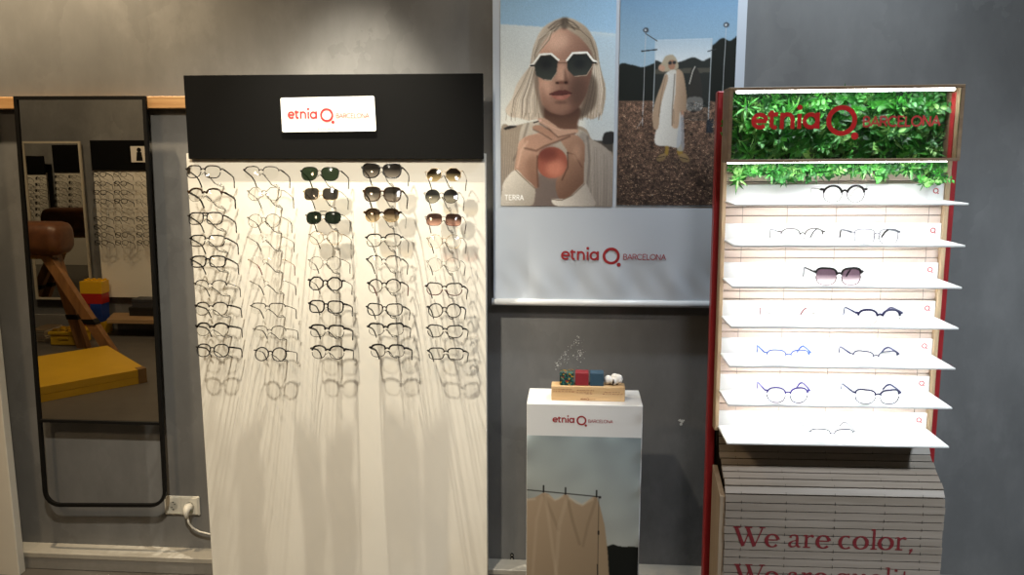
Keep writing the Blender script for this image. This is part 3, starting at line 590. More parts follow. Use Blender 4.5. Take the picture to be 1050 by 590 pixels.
# ------------------------------------------------------------------ white eyewear board with black header
BY = 3.07
def board(name, x0, x1, z0, z1, hz, label, front=BY, back=BY+.04, sgn=1, hx0=None, hx1=None):
    t = thing(name, ((x0+x1)/2, back, z0), label, 'display board')
    lo, hi = sorted((front, back)); b = MB(); b.box((x0, lo, z0), (x1, hi, z1+.02), 0, .002); b.build('white_board', M_white, t)
    hf = front-.02*sgn; lo, hi = sorted((hf, front-.0005*sgn)); b = MB(); b.box((hx0 or x0, lo, z1), (hx1 or x1, hi, hz), 0, .0015); b.build('black_header', M_blackp, t)
    return t
rack = board('display_board', -1.4594, -.3238, .0, 1.7288, 2.0336, 'tall white board of hung glasses under a black header, left of the banner', hx0=-1.441, hx1=-.3292)
# brand card on the header
HY = BY-.02
t = rack; A, B_, C_, D_ = P(288.3, 101.3, HY-.006), P(383, 99.3, HY-.006), P(385, 133.7, HY-.006), P(290.2, 134.8, HY-.006)
b = MB(); vs = [A, B_, C_, D_]; b.prism([(v.x, v.z) for v in vs], 'y', HY-.006, HY-.0003)
card = b.build('brand_card', plain('card_cream', 'd9d2c7', .5, vary=.02), t)
b = MB()
for i in range(4): a, c = vs[i], vs[(i+1) % 4]; b.ribbon([(a.x+(0), a.z), (c.x, c.z)], .006, HY-.0064)
b.build('card_edge', M_whiteb, card)
a = P(295, 121.8, HY-.0065); c = P(378.8, 121.8, HY-.0065); b = MB(); logo(b, a.x, a.z, c.x-a.x, HY-.0066, bold=13); q = P(326, 133.2, HY-.0065); scribble(b, q.x, q.z, .07, .0042, HY-.0066, .0008, 3); b.build('lettering', M_red, card)
# clear acrylic arms: a notched peg in the board and a thin arm to the nose of each pair
M_arm = clear('clear_acrylic', (.86, .86, .84), .12, .08, (.32, .31, .29))
# ------------------------------------------------------------------ spectacles
PL = lambda n, c, r=.3, m=0., v=.05: plain('rim_'+n, c, r, m, v, spec=.25)
RIM = {'black': PL('black', '0f0c09', .35), 'dark': PL('dark', '1f1a15', .35), 'grey': PL('grey', '5a564d', .35, .4), 'silver': PL('silver', '8c887c', .3, .6), 'gold': PL('gold', '9c8460', .3, .6), 'tort': PL('tortoise', '2e1f12', .25, 0, .5), 'red': PL('red', '7a1f1a', .35), 'wine': PL('wine', '3e1a1a', .3),
       'clearp': clear('rim_clear', (.74, .72, .66), .35, .1, (.4, .38, .33)), 'blue': PL('blue', '3c63c4', .3), 'navy': PL('navy', '23264f', .3), 'violet': PL('violet', '3b2f86', .3), 'steel': PL('steel', '55585e', .3, .4)}
LENS = {'clear': clear('lens_clear', (.955, .955, .945), 0, .03), 'green': clear('lens_green', (.05, .075, .045), .25, .06, (.012, .02, .012)), 'smoke': clear('lens_smoke', (.06, .055, .05), .25, .06, (.02, .018, .017)),
        'dgreen': clear('lens_dark_green', (.02, .03, .022), .25, .06, (.008, .013, .009)), 'gsmoke': clear('lens_grey_fade', (.1, .1, .1), 0, .06, None, ((.03, .027, .025), (.42, .38, .34))),
        'gbrown': clear('lens_brown_fade', (.1, .1, .1), 0, .06, None, ((.06, .04, .025), (.62, .5, .33))), 'gyellow': clear('lens_honey_fade', (.1, .1, .1), 0, .06, None, ((.02, .014, .009), (.66, .52, .28))),
        'ggrey': clear('lens_slate_fade', (.1, .1, .1), 0, .06, None, ((.025, .026, .028), (.45, .43, .36))), 'grose': clear('lens_rose_fade', (.1, .1, .1), 0, .06, None, ((.06, .035, .03), (.72, .42, .34))), 'gplum': clear('lens_plum_fade', (.1, .1, .1), 0, .06, None, ((.10, .06, .08), (.75, .58, .62)))}
SHAPE = {  # half width, half height, corner power, bottom taper, outer lift, polygon sides
 'round': (.0256, .0245, 2.05, .0, .0, 0), 'panto': (.0266, .0236, 2.35, .12, .0, 0), 'square': (.0274, .0218, 3.4, .08, .0, 0), 'rect': (.0280, .0205, 3.4, .12, .0, 0), 'cat': (.0284, .0216, 2.6, .18, .0036, 0),
 'hex': (.0270, .0245, 2.0, .0, .0, 8), 'aviator': (.0302, .0246, 2.7, .24, .001, 0), 'big': (.0288, .0250, 2.9, .14, .0015, 0), 'bigcat': (.0304, .0250, 2.7, .22, .004, 0), 'soft': (.0274, .0226, 2.8, .12, .0, 0)}
def outline(shape, side, n=36, wk=1.0):
    a, bb, pw, tp, cat, sides = SHAPE[shape]; pts = []; a *= wk
    for k in range(n):
        th = 2*math.pi*k/n; c, s_ = math.cos(th), math.sin(th)
        if sides:
            m = math.pi/sides; r_ = math.cos(m)/math.cos((th+m) % (2*m)-m); x, z = a*r_*c*1.03, bb*r_*s_*1.03
        else: x, z = a*math.copysign(abs(c)**(2/pw), c), bb*math.copysign(abs(s_)**(2/pw), s_)
        x *= 1+tp*(z/bb)*.5
        if cat: z += cat*max(0, x/a)*max(0, (z/bb+.3))
        pts.append((x*side, z))
    return pts, a, bb
_sp = {}
def make_glasses(style):
    """build one pair at the origin: bridge at 0, fronts in the plane y = 0 facing -y; returns its mesh list"""
    if style in _sp: return _sp[style]
    shape, lens, top, bot, rim, temple, tr, bridge, tip, drop = style
    gap = .0072; parts = []; a0, bb = SHAPE[shape][0], SHAPE[shape][1]; cx = gap+a0
    bend = lambda x: 1.9*x*x
    # front: two rims, bridge, end pieces
    b = MB(); tw = {'bold': (.0032, .0025), 'mid': (.0026, .0019), 'thin': (.0013, .0012), 'wire': (.0010, .0009), 'half': (.0019, .0), 'none': (0, 0), 'brow': (.0036, .0013)}[rim]
    outs = {}
    for side in (-1, 1):
        pts, a, _ = outline(shape, side); outs[side] = pts; n = len(pts)
        P3 = [(side*cx+x, bend(side*cx+x), z) for x, z in pts]; zz = [p[1] for p in pts]; hi = max(zz); lo = min(zz)
        rt, rb = tw
        if rt:
            k0 = sorted(range(n), key=lambda k: -zz[k])
            upper = [k for k in range(n) if zz[k] >= (.12*bb)]; upper.sort(key=lambda k: side*pts[k][0])
            up = [P3[k] for k in upper]
            if rim == 'brow' or top != bot or rim == 'half':
                b.tube(up, [rt]*len(up), 6, False, 0)
                if rb:
                    lw = [k for k in range(n) if zz[k] < (.22*bb)]; ang = sorted(lw, key=lambda k: math.atan2(-side*pts[k][0], -zz[k]+1e-9))
                    b.tube([P3[k] for k in ang], [rb]*len(ang), 6, False, 1)
            else: b.tube(P3, [rb+(rt-rb)*max(0, min(1, (z-lo)/(hi-lo)))**.8 for z in zz], 6, True, 0)
        # end piece to the hinge
        hx = side*(cx+a0*1.0); hz = bb*.55
        r_ = max(rt, .0012)
        b.tube([(hx-side*.002, bend(hx), hz), (side*(cx+a0+.005), bend(hx)+.001, hz+.0005), (side*(cx+a0+.0075), bend(hx)+.006, hz)], [r_, r_*1.15, r_], 6, False, 0)
    br = max(tw[0]*.95, .0009); zb = bb*.30
    inner = cx-a0*.93
    if bridge in ('key', 'double', 'bar'):
        b.tube([(-inner, .0005, zb-.001), (-inner*.5, -.001, zb+.003), (0, -.0015, zb+.0042), (inner*.5, -.001, zb+.003), (inner, .0005, zb-.001)], [br, br, br, br, br], 6)
    if bridge in ('double', 'bar'):
        hb = bb*.86 if bridge == 'double' else bb*1.02; rr_ = br*1.15 if bridge == 'double' else .0017
        b.tube([(-inner-.004, .0005, hb), (0, -.001, hb+.0004), (inner+.004, .0005, hb)], rr_, 6)
    if rim in ('wire', 'thin', 'none', 'half'):                       # nose pads on wire arms
        for side in (-1, 1): b.tube([(side*(inner+.001), .001, zb*.4), (side*(inner-.002), .006, zb*.1), (side*(inner-.0025), .006, -.004)], [.0006, .0006, .0006], 5); b.sphere((side*(inner-.003), .006, -.006), (.0012, .0016, .0036), 8, 6, 2)
    parts.append(('frame', b, [RIM[top], RIM[bot], RIM['clearp']], []))
    for side in (-1, 1):
        b = MB(); pts, a, _ = outline(shape, side); rings = []
        for k in (0.985, .6): rings += [(side*cx+x*k, bend(side*cx+x*k)-.0012*(1-k), z*k) for x, z in pts]
        n = len(pts); rings.append((side*cx, bend(cx)-.002, 0))
        b.add(rings, [(i, (i+1) % n, n+(i+1) % n, n+i) for i in range(n)]+[(n+i, n+(i+1) % n, 2*n) for i in range(n)], 0, True)
        parts.append(('lens', b, [LENS[lens]], []))
    for side in (-1, 1):
        b = MB(); x0 = side*(cx+a0+.0068); y0 = bend(cx+a0)+.0055; z0 = bb*.55; r0 = {'bold': .0034, 'mid': .0026, 'thin': .0012}[tr]
        path = [(x0, y0, z0), (x0+side*.0015, y0+.03, z0), (x0+side*.002, y0+.065, z0-.001), (x0+side*.0015, y0+.088, z0-.0025), (x0, y0+.099, z0-.007), (x0-side*.002, y0+.108, z0-drop*.4), (x0-side*.005, y0+.119, z0-drop*.8), (x0-side*.006, y0+.125, z0-drop)]
        m = 4 if tip != temple else 8
        b.tube(path[:m+1] if m == 4 else path, r0, 6, False, 0, (.75, 1.25))
        if m == 4: b.tube(path[3:], [max(r0, .0016)*.9]+[max(r0*1.15, .0021)]*4, 6, False, 1, (.8, 1.2))
        parts.append(('temple', b, [RIM[temple], RIM[tip]], []))
    _sp[style] = [(nm, b, m) for nm, b, m, _ in parts]; return _sp[style]
_sm = {}
def glasses(style, loc, rot, label, group, name='eyeglasses', cat='glasses'):
    o = thing(name, loc, label, cat, group, rot)
    if style in _sm:
        for nm, me in _sm[style]: c = bpy.data.objects.new(nm, me); COL.objects.link(c); c.parent = o
    else:
        _sm[style] = []
        for nm, b, m in make_glasses(style): c = b.build(nm, m, o, Vector((0, 0, 0))); _sm[style].append((nm, c.data))
    return o
# style: shape, lens, upper rim, lower rim, rim weight, temple colour, temple weight, bridge, tip, drop
S = lambda shape, lens='clear', top='black', bot=None, rim='mid', temple='black', tr='mid', bridge='key', tip=None, drop=.034: (shape, lens, top, bot or top, rim, temple, tr, bridge, tip or temple, drop)
ROWS = {
 1: [(208, 176, S('soft', top='dark', bot='black', rim='mid', tr='mid'), 'thin-rimmed black squarish glasses with slim dark temples'),
     (209.6, 200, S('panto', top='tort', bot='clearp', rim='brow', temple='black', tr='bold'), 'glasses with pale clear rims and thick black temples'),
     (210.2, 224, S('square', bridge='double', rim='mid', tr='mid'), 'rectangular black glasses with a thick double bridge'),
     (212.1, 247, S('rect', top='black', bot='dark', rim='mid', tr='mid'), 'black rectangular glasses with a heavy top line'),
     (213, 268.3, S('rect', rim='bold', tr='mid'), 'black narrow rectangular glasses with solid rims and arched dark temples'),
     (215.3, 294, S('panto', top='dark', bot='silver', rim='half', temple='grey', tr='thin', tip='black'), 'faint wire glasses with dark brow corners and thin grey temples'),
     (216.3, 316.7, S('panto', top='dark', bot='grey', rim='mid', temple='black', tr='mid'), 'slim grey-black rounded glasses with a bare metal hinge'),
     (217.2, 338, S('panto', top='black', bot='grey', rim='brow', tr='mid'), 'rounded glasses with dark brow and fine grey lower rims'),
     (217.6, 359.6, S('panto', rim='mid', tr='mid'), 'plain black rounded glasses, bottom of their column')],
 2: [(267.6, 177, S('soft', top='dark', bot='silver', rim='half', temple='dark', tr='mid'), 'half-rim glasses with a fine dark brow line'),
     (270.8, 198.7, S('hex', top='grey', rim='thin', temple='grey', tr='thin', tip='black'), 'grey wire glasses with eight-sided rims and black temple tips'),
     (270.4, 226.4, S('round', top='grey', rim='thin', temple='grey', tr='thin', tip='black'), 'grey round wire glasses with short black temple tips'),
     (271, 245.8, S('rect', rim='none', top='silver', temple='silver', tr='thin', tip='black'), 'rimless rectangular glasses with silver temples and black tips'),
     (271.7, 269, S('rect', rim='none', top='gold', temple='gold', tr='thin', tip='red'), 'rimless glasses with a brick-red temple tip'),
     (273, 291.5, S('soft', rim='none', top='silver', temple='silver', tr='thin', tip='black'), 'rimless rounded glasses with bright nose studs and black tips'),
     (274.2, 316.7, S('rect', rim='half', top='dark', bot='silver', temple='dark', tr='thin', tip='black'), 'thin half-rim rectangular glasses with a straight dark top wire'),
     (276.2, 341, S('panto', rim='half', top='grey', bot='silver', temple='grey', tr='thin', tip='black'), 'faint half-rim glasses with a pale grey top wire'),
     (277.2, 363.5, S('round', rim='mid', top='black', temple='dark', tr='thin', tip='black'), 'round black-rimmed glasses, bottom of the sparse wire column')],
 3: [(327.5, 178.3, S('aviator', 'green', top='black', rim='thin', temple='black', tr='mid'), 'large dark green lensed pilot sunglasses with black temples'),
     (328.8, 199, S('square', 'smoke', top='gold', rim='wire', temple='silver', tr='thin', tip='black'), 'smoke grey squarish sunglasses with bare wire hinges'),
     (331.3, 223.4, S('soft', 'dgreen', top='black', rim='thin', temple='gold', tr='thin', bridge='bar', tip='black'), 'dark green sunglasses with a black bar across the brow'),
     (333.5, 243.9, S('round', top='gold', rim='wire', temple='gold', tr='thin', tip='grey'), 'gold round wire glasses directly below the sunglasses'),
     (333, 270, S('round', top='grey', rim='wire', temple='silver', tr='thin', tip='black'), 'silver-grey round wire glasses with dark hinges'),
     (333.5, 291, S('hex', rim='bold', top='black', temple='grey', tr='thin', tip='dark'), 'bold black roundish glasses with angular rims and thin grey temples'),
     (334.2, 314.7, S('square', rim='bold', tr='mid'), 'solid black square glasses with a strong bridge'),
     (335.2, 339.7, S('square', rim='brow', top='black', bot='black', tr='bold'), 'heaviest black square glasses with broad temples'),
     (336, 361.5, S('panto', rim='brow', top='black', bot='dark', tr='mid'), 'black-browed rounded glasses with light lower rims')],
 4: [(391, 175.2, S('bigcat', 'gsmoke', top='black', rim='bold', temple='tort', tr='mid'), 'big black cat-eye sunglasses with fading grey lenses'),
     (391.9, 199.3, S('big', 'gsmoke', top='tort', rim='bold', temple='tort', tr='bold'), 'wide dark tortoise sunglasses with fading grey lenses'),
     (391.5, 221, S('panto', 'gbrown', top='tort', rim='brow', bot='gold', temple='tort', tr='thin'), 'brown fading sunglasses with a fine brow line'),
     (393.1, 246.4, S('soft', top='black', bot='grey', rim='mid', temple='dark', tr='thin', tip='black'), 'slim black squarish glasses directly below brown sunglasses'),
     (393.5, 269, S('panto', top='black', bot='grey', rim='half', temple='black', tr='mid', tip='black'), 'grey rounded glasses with a short black bridge and dark hinges'),
     (394, 293.5, S('round', top='black', bot='grey', rim='mid', temple='wine', tr='mid', tip='red'), 'round grey-black glasses with dark red temples'),
     (394.2, 317.7, S('cat', rim='mid', top='black', tr='mid'), 'black cat-eye glasses with rounded lower rims'),
     (395.5, 338, S('cat', rim='brow', top='black', bot='grey', temple='dark', tr='mid'), 'black-browed cat-eye glasses with pale lower rims'),
     (397, 360, S('soft', rim='brow', top='black', bot='black', temple='black', tr='bold'), 'chunky black browline glasses, bottom of their column')],
 5: [(454.9, 179.2, S('hex', 'gyellow', top='gold', rim='wire', temple='gold', tr='thin', tip='black'), 'angular gold wire sunglasses fading from brown to honey yellow'),
     (452.7, 201.3, S('round', 'ggrey', top='dark', rim='thin', temple='silver', tr='thin', tip='black'), 'round slate grey sunglasses with silver temples'),
     (454.9, 225.4, S('square', 'grose', top='wine', rim='wire', temple='gold', tr='thin', tip='wine'), 'square rose pink fading sunglasses with wire rims'),
     (455.5, 247.7, S('round', top='gold', rim='wire', temple='gold', tr='thin', tip='black'), 'fine gold round glasses directly below rose sunglasses'),
     (454.9, 271.3, S('round', top='silver', rim='wire', temple='silver', tr='thin', tip='black'), 'fine silver round glasses with shiny black-tipped temples'),
     (455.5, 296.7, S('cat', rim='mid', top='black', bot='wine', temple='black', tr='mid'), 'black-browed glasses with dark red lower rims'),
     (455.8, 318.6, S('round', rim='mid', top='black', bot='dark', temple='black', tr='mid'), 'black round glasses with a thick hinge'),
     (456.2, 340, S('cat', rim='mid', top='black', bot='dark', temple='black', tr='mid'), 'black upswept glasses with fine lower rims'),
     (457.2, 363, S('rect', rim='mid', top='black', bot='dark', temple='black', tr='mid'), 'black narrow squared glasses, bottom of the column next to the banner')]}
ORD = ['top', 'second', 'third', 'fourth', 'fifth', 'sixth', 'seventh', 'eighth', 'bottom']
COLN = {1: 'leftmost column', 2: 'second column', 3: 'middle column', 4: 'fourth column', 5: 'rightmost column'}
GF = 2.915; TILT = -R(17)
for cno, rows in ROWS.items():
    for k, (px, py, st, desc) in enumerate(rows):
        p = P(px, py, GF); sun = st[1] != 'clear'
        base = desc.split(',')[0]
        glasses(st, p, (TILT+R(random.uniform(-2, 2)), R(random.uniform(-1, 1)), R(random.uniform(-1.5, 1.5))), f'{base}, {ORD[k]} of the {COLN[cno]}', 'sunglasses hung on the white board' if sun else 'glasses hung on the white board', 'sunglasses' if sun else 'eyeglasses', 'sunglasses' if sun else 'glasses')
        b = MB(); zp = p.z-.062; xp = p.x+.008
        b.tube([(xp, BY+.004, zp-.002), (xp, BY-.03, zp+.004), (xp-.001, BY-.075, zp+.016), (p.x+.002, GF+.045, p.z-.02), (p.x, GF+.02, p.z-.008), (p.x, GF+.0125, p.z-.0035)], [.0022, .0021, .0019, .0017, .0016, .0015], 6)
        for q in range(3): b.tube([(xp-.005, BY-.012-.012*q, zp+.003+.005*q), (xp+.005, BY-.012-.012*q, zp+.003+.005*q)], .0018, 6)
        b.tube([(p.x-.012, GF+.014, p.z-.013), (p.x-.004, GF+.0135, p.z-.005), (p.x+.004, GF+.0135, p.z-.005), (p.x+.012, GF+.014, p.z-.013)], .0012, 6)
        b.build('display_arm', M_arm, rack)
# second white board, its right edge just inside the frame
board('display_board', -3.4, -2.2950, .0, 1.7288, 2.0336, 'white board cut off at the left edge, beyond the tall mirror')
# ------------------------------------------------------------------ hanging banner
NY = 3.165
M_vinyl = plain('banner_white', 'bbc2cb', .5, vary=.02, scale=3)
xa, xb = -.3040, .618; zb, ztop = 1.182, 2.95
t = thing('hanging_banner', ((xa+xb)/2, NY, zb), 'white hanging banner with portrait and field photographs above a red brand name', 'banner')
wave = lambda X, Z: .006*np.exp(-((Z-1.26)/.09)**2)*np.sin(X*26+1)+.003*np.exp(-((Z-1.26)/.05)**2)*np.sin(X*61+Z*20)
b = MB(); nx, nz = 90, 90
vs = []
for j in range(nz+1):
    z = zb+(ztop-zb)*(j/nz)**2
    for i in range(nx+1):
        x = xa+(xb-xa)*i/nx; vs.append((x, NY+float(wave(np.float64(x), np.float64(z))), z))
fs = [(j*(nx+1)+i, j*(nx+1)+i+1, (j+1)*(nx+1)+i+1, (j+1)*(nx+1)+i) for j in range(nz) for i in range(nx)]
b.add(vs, fs, 0, True); nb = len(b.v); b.add([(x, y+.0012, z) for x, y, z in vs], [tuple(reversed(f)) for f in fs], 0, True); b.build('banner_sheet', M_vinyl, t)
b = MB(); b.tube([(xa-.004, NY-.001, zb-.004), (xb+.004, NY-.001, zb-.004)], .0135, 16); b.tube([(xa-.006, NY-.001, zb-.004), (xa-.004, NY-.001, zb-.004)], .0145, 16); b.tube([(xb+.004, NY-.001, zb-.004), (xb+.006, NY-.001, zb-.004)], .0145, 16)
b.build('bottom_rod', plain('rod_white', 'dcdee0', .3, vary=.02), t)
b = MB(); b.tube([(xa-.004, NY, ztop), (xb+.004, NY, ztop)], .0135, 16)
for x in (xa+.08, xb-.08): b.tube([(x, NY, ztop), (x, NY, CEIL)], .0012, 6)
b.build('top_rod', plain('rod_white', 'dcdee0', .3), t)
YP = NY-.003
pp = paint_portrait(); u = lambda px, py: P(px, py, YP)
pp.build('portrait_print', INK, t, u(513.4, 120).x, u(629.8, 120).x, YP, 2.68, 571, 1.1)
pf = paint_field(); x0, x1 = u(633.6, 140).x, u(754.5, 60).x; pf.build('field_print', INK, t, x0, x1, YP, 2.68, 690)
a, c = u(575, 266.6), u(683, 266.6); b = MB(); logo(b, a.x, a.z, c.x-a.x, YP-.001, bold=12.5); b.build('lettering', M_dred, t)

# ------------------------------------------------------------------ white plinth
FY, KY = 2.76, 2.948; x0, x1, zt = -.1515, .2470, .896
M_pl = plain('plinth_white', 'dadad9', .45, vary=.015, scale=4)
t = thing('display_plinth', ((x0+x1)/2, (FY+KY)/2, 0), 'white box plinth printed with a hanging sheet, below the banner', 'plinth')
b = MB(); b.box((x0, FY, 0), (x1, KY, zt), 0, .002); b.build('plinth_body', M_pl, t)
v = lambda px, py: P(px, py, FY-.001)
ps = paint_sheet(); ps.build('sheet_print', INK, t, x0+.001, x1-.003, FY-.001, 1.0, 600)
a, c = v(566.5, 433.3), v(628.5, 433.3); b = MB(); logo(b, a.x, a.z, c.x-a.x, FY-.001, bold=13.5); b.build('lettering', M_dred, t)
# sample block on the plinth
M_block = wood('block_pine', 'c9a272', 'dcbc90', 0, 7)
by, byb = 2.80, 2.855; A = P(565.3, 410, by); Bx = P(640.7, 410, by).x; hz = P(600, 396.5, by).z-zt
t = thing('wooden_block', ((A.x+Bx)/2, (by+byb)/2, zt), 'pale wooden block with fine red print lying on the white plinth', 'block')
b = MB(); b.box((A.x, by, zt+.0002), (Bx, byb, zt+hz), 0, .002); b.build('block_body', M_block, t)
W = Bx-A.x; yy = by-.0006; M_bp = plain('block_print_red', '8f4a35', .6)
for fx, fz, fw, sd in ((.03, .74, .24, 1), (.03, .6, .27, 2), (.35, .7, .22, 3), (.35, .55, .2, 4), (.47, .48, .1, 6), (.72, .62, .2, 5), (.7, .48, .26, 7)):
    b = MB(); scribble(b, A.x+W*fx, zt+hz*fz, W*fw, .0038, yy, .0007, sd); b.build('fine_print', M_bp, t)
b = MB(); logo(b, A.x+W*.4, zt+hz*.1, W*.2, yy, bold=15); b.build('brand_print', M_bp, t)
def cube(px0, px1, mat, label, kind):
    a = P(px0, 390, by+.006); c = P(px1, 390, by+.006); h = P(590, 382.5, by+.006).z-(zt+hz); d = c.x-a.x
    b = MB(); b.box((a.x, by+.006, zt+hz+.0002), (c.x, by+.006+min(d, .044), zt+hz+h), 0, .0015)
    tag(b.build('sample_cube', mat, org=((a.x+c.x)/2, by+.028, zt+hz)), label, 'cube', 'sample cubes on the wooden block')
n = NT('speckled_acetate'); vo = n.n('TexVoronoi'); vo.inputs['Scale'].default_value = 190; n.l(n.coord(), vo.inputs['Vector']); sp = n.n('SeparateXYZ'); n.l(vo.outputs['Color'], sp.inputs[0])
n.l(n.ramp(sp.outputs['X'], [(0, lin('1d3a3a')), (.35, lin('1f5a58')), (.5, lin('8a2f2a')), (.62, lin('b58a2c')), (.75, lin('23302f')), (.9, lin('3c7a70'))]), n.b.inputs['Base Color']); n.t.nodes['Color Ramp'].color_ramp.interpolation = 'CONSTANT'; n.b.inputs['Roughness'].default_value = .3
def weave(name, c0, c1):
    n = NT(name); w = n.n('TexWave'); w.inputs['Scale'].default_value = 160; w.inputs['Distortion'].default_value = 2; n.l(n.coord(), w.inputs['Vector'])
    n.l(n.ramp(w.outputs['Fac'], [(.2, lin(c0)), (.8, lin(c1))]), n.b.inputs['Base Color']); n.b.inputs['Roughness'].default_value = .5; return n.m
cube(573.8, 588.4, n.m, 'cube speckled in teal, red and yellow on the wooden block', 0)
cube(590.0, 603.6, weave('red_ribbed', '7e1f28', '9a3038'), 'plain dark red cube between the speckled and the blue cube', 0)
cube(605.0, 619.0, weave('blue_ribbed', '2c4558', '3d5a6d'), 'slate blue cube next to the cotton boll', 0)
a = P(628.5, 396.2, by+.03); t = thing('cotton_boll', (a.x, by+.03, zt+hz), 'white cotton boll with brown husk on the right end of the wooden block', 'cotton')
rr = random.Random(4); Mc = plain('cotton_white', 'e6e2dc', .95, vary=.04, scale=90)
zt2 = zt+hz
for dx, dy, dz, r_ in ((-.017, -.004, .019, .0145), (.017, -.002, .021, .0165), (.002, -.010, .015, .0125), (.006, .008, .024, .0135)):
    b = MB()
    b.sphere((a.x+dx, by+.03+dy, zt2+dz), (r_, r_*.95, r_*1.05), 20, 14, 0, .05); b.build('cotton_lock', Mc, t)
b = MB()
for ang in range(0, 360, 72):
    ca, sa = math.cos(R(ang-90)), math.sin(R(ang-90)); q = [(a.x, by+.03, zt2+.002), (a.x+ca*.016, by+.03+sa*.014, zt2+.004), (a.x+ca*.027, by+.03+sa*.022, zt2+.014), (a.x+ca*.025, by+.03+sa*.023, zt2+.027)]
    b.tube(q, [.003, .0045, .0032, .0006], 8, False, 0, (1.2, .6))
b.tube([(a.x, by+.03, zt2+.0002), (a.x, by+.03, zt2+.006)], [.0035, .006], 8); b.build('husk', plain('husk_brown', '3a2a20', .8), t)
# ------------------------------------------------------------------ lit wooden eyewear stand with shelves
LEAN = -R(.5)
SB = Vector((.80, 2.62, 0))
st = thing('eyewear_stand', (SB.x+.0155, SB.y, 0), 'lit wooden slatted stand with white shelves and a plant filled red brand sign', 'display stand', rot=(0, LEAN, 0)); ORG[st.name] = SB
def onstand(v):
    q = Euler((0, LEAN, 0)).to_matrix() @ (Vector(v)-SB); return q+Vector((SB.x+.0155, SB.y, 0))
M_birch = wood('birch_slat', 'cbb6a6', 'dccabc', 0, 6); M_birchv = wood('birch_post', 'a98d6c', 'c9ae8c', 2, 6)
M_tan = wood('tan_slat', '8c8174', 'a89c90', 0, 6); M_shelf = plain('shelf_white', 'f0f0ee', .45, vary=.01)
M_dark = plain('dark_backing', '2a2622', .8)
LED = glow('led_white', (.93, .97, 1.0), 46.0)
for x0, x1 in ((.4475, .4735), (1.150, 1.186)):
    b = MB(); b.box((x0, 2.69, 0), (x1, 2.73, 1.945), 0, .003); b.box((x0, 2.45, 0), (x1, 2.73, .02), 0, .003); b.build('red_post', M_redp, st)
b = MB(); b.box((.4735, 2.70, .60), (1.150, 2.715, 1.93), 0); b.build('back_panel', M_dark, st)
for x0, x1 in ((.4600, .4732), (1.1296, 1.1440)):
    b = MB(); b.box((x0, 2.628, .862), (x1, 2.668, 1.941), 0, .002); b.build('wood_post', M_birchv, st)
b = MB(); b.box((.4735, 2.662, .80), (1.1290, 2.668, 1.94), 1); z = .872
while z < 1.93: b.box((.4735, 2.645, z), (1.1290, 2.661, z+.0240), 0, .0015); z += .0265
for x in (.528, .665, .814, .963, 1.092): b.tube([(x, 2.6445, .87), (x, 2.6445, 1.93)], .0009, 5, False, 2)
b.build('slat_back', [M_birch, M_dark, plain('cord_grey', '8d8378', .7)], st)
ZS = [1.6055, 1.4845, 1.3620, 1.2405, 1.1190, .9975, .8760]
def qmark(b, x, z, r, y): b.ribbon([(x+p[0], z+p[1]) for p in arc(0, 0, r, r, 0, 360, 20)], r*.42, y); b.disc((x+r*1.05, y, z-r*1.2), r*.3, 'y', 8)
for k, z in enumerate(ZS):
    b = MB(); b.box((.4705, 2.47, z-.0035), (1.1290, 2.643, z+.0025), 0, .0012); b.box((.4735, 2.636, z+.002), (1.1290, 2.6425, z+.052), 0, .001); sh = b.build('shelf', M_shelf, st)
    b = MB(); qmark(b, 1.104, z+.030, .0068, 2.6353); b.build('brand_mark', M_red, sh)
    b = MB()
    for x in (.505, 1.085): b.tube([(x, 2.50, z-.0036), (x, 2.50, z-.007)], .004, 10)
    b.build('shelf_stud', M_whiteb, sh)
    if k < 6: b = MB(); b.box((.50, 2.540, z-.0052), (1.10, 2.552, z-.0036), 0); b.build('led_strip', LED, sh)
# sign box
X0, X1, Z0, Z1, YF = .4500, 1.1105, 1.7270, 1.9430, 2.505
b = MB(); w = .0085; d = YF+.095
b.box((X0, YF, Z1-w), (X1, d, Z1), 0, .001); b.box((X0, YF, Z0), (X1, d, Z0+w), 0, .001); b.box((X0, YF, Z0+w), (X0+w*1.3, d, Z1-w), 0, .001); b.box((X1-w*1.3, YF, Z0+w), (X1, d, Z1-w), 0, .001)
b.box((X1-w*1.3-.002, YF+.03, Z0+w), (X1-w*1.3-.0003, YF+.055, Z1-w-.012), 1)
b.build('sign_box', [wood('sign_frame_wood', '7d6650', 'a08868', 0, 6), M_redp, M_dark], st)
LED2 = glow('led_tube', (.95, .97, 1.0), 14.0)
b = MB(); b.box((X0+.022, YF+.012, Z1-w-.0075), (X1-.022, YF+.020, Z1-w-.0005), 0, .002); b.build('led_tube', LED2, st)
b = MB(); b.box((X0+.004, YF+.012, Z0-.0026), (X1-.03, YF+.024, Z0-.0003), 0, .002); b.build('led_tube', LED2, st)
b = MB(); b.box((X0+w*1.3, YF+.002, Z0+w), (X1-w*1.3, YF+.005, Z1-w)); b.build('sign_pane', clear('pane', (.97, .98, .975), 0, .02), st)
a, c = P(769.2, 133, YF), P(963, 133, YF); b, b2 = MB(), MB()
logo(b, a.x+.0035, a.z+.0035, c.x-a.x, YF+.0012, b2, bold=14.5, thin=6.2)
b.build('lettering', plain('sign_red', 'ea3034', .35), st); b2.build('lettering', plain('sign_red_thin', 'dc4348', .4), st)
for zl_, dy in ((Z1-w-.0085, .014), (Z0-.0036, .016)):   # the light the two tubes give
    d_ = bpy.data.lights.new('led_light', 'AREA'); d_.shape = 'RECTANGLE'; d_.size = .60; d_.size_y = .008; d_.energy = .95; d_.color = (.95, .97, 1)
    o_ = bpy.data.objects.new('led_light', d_); COL.objects.link(o_); o_.location = onstand((.775, YF+dy, zl_)); o_.rotation_euler = (0, LEAN, 0)
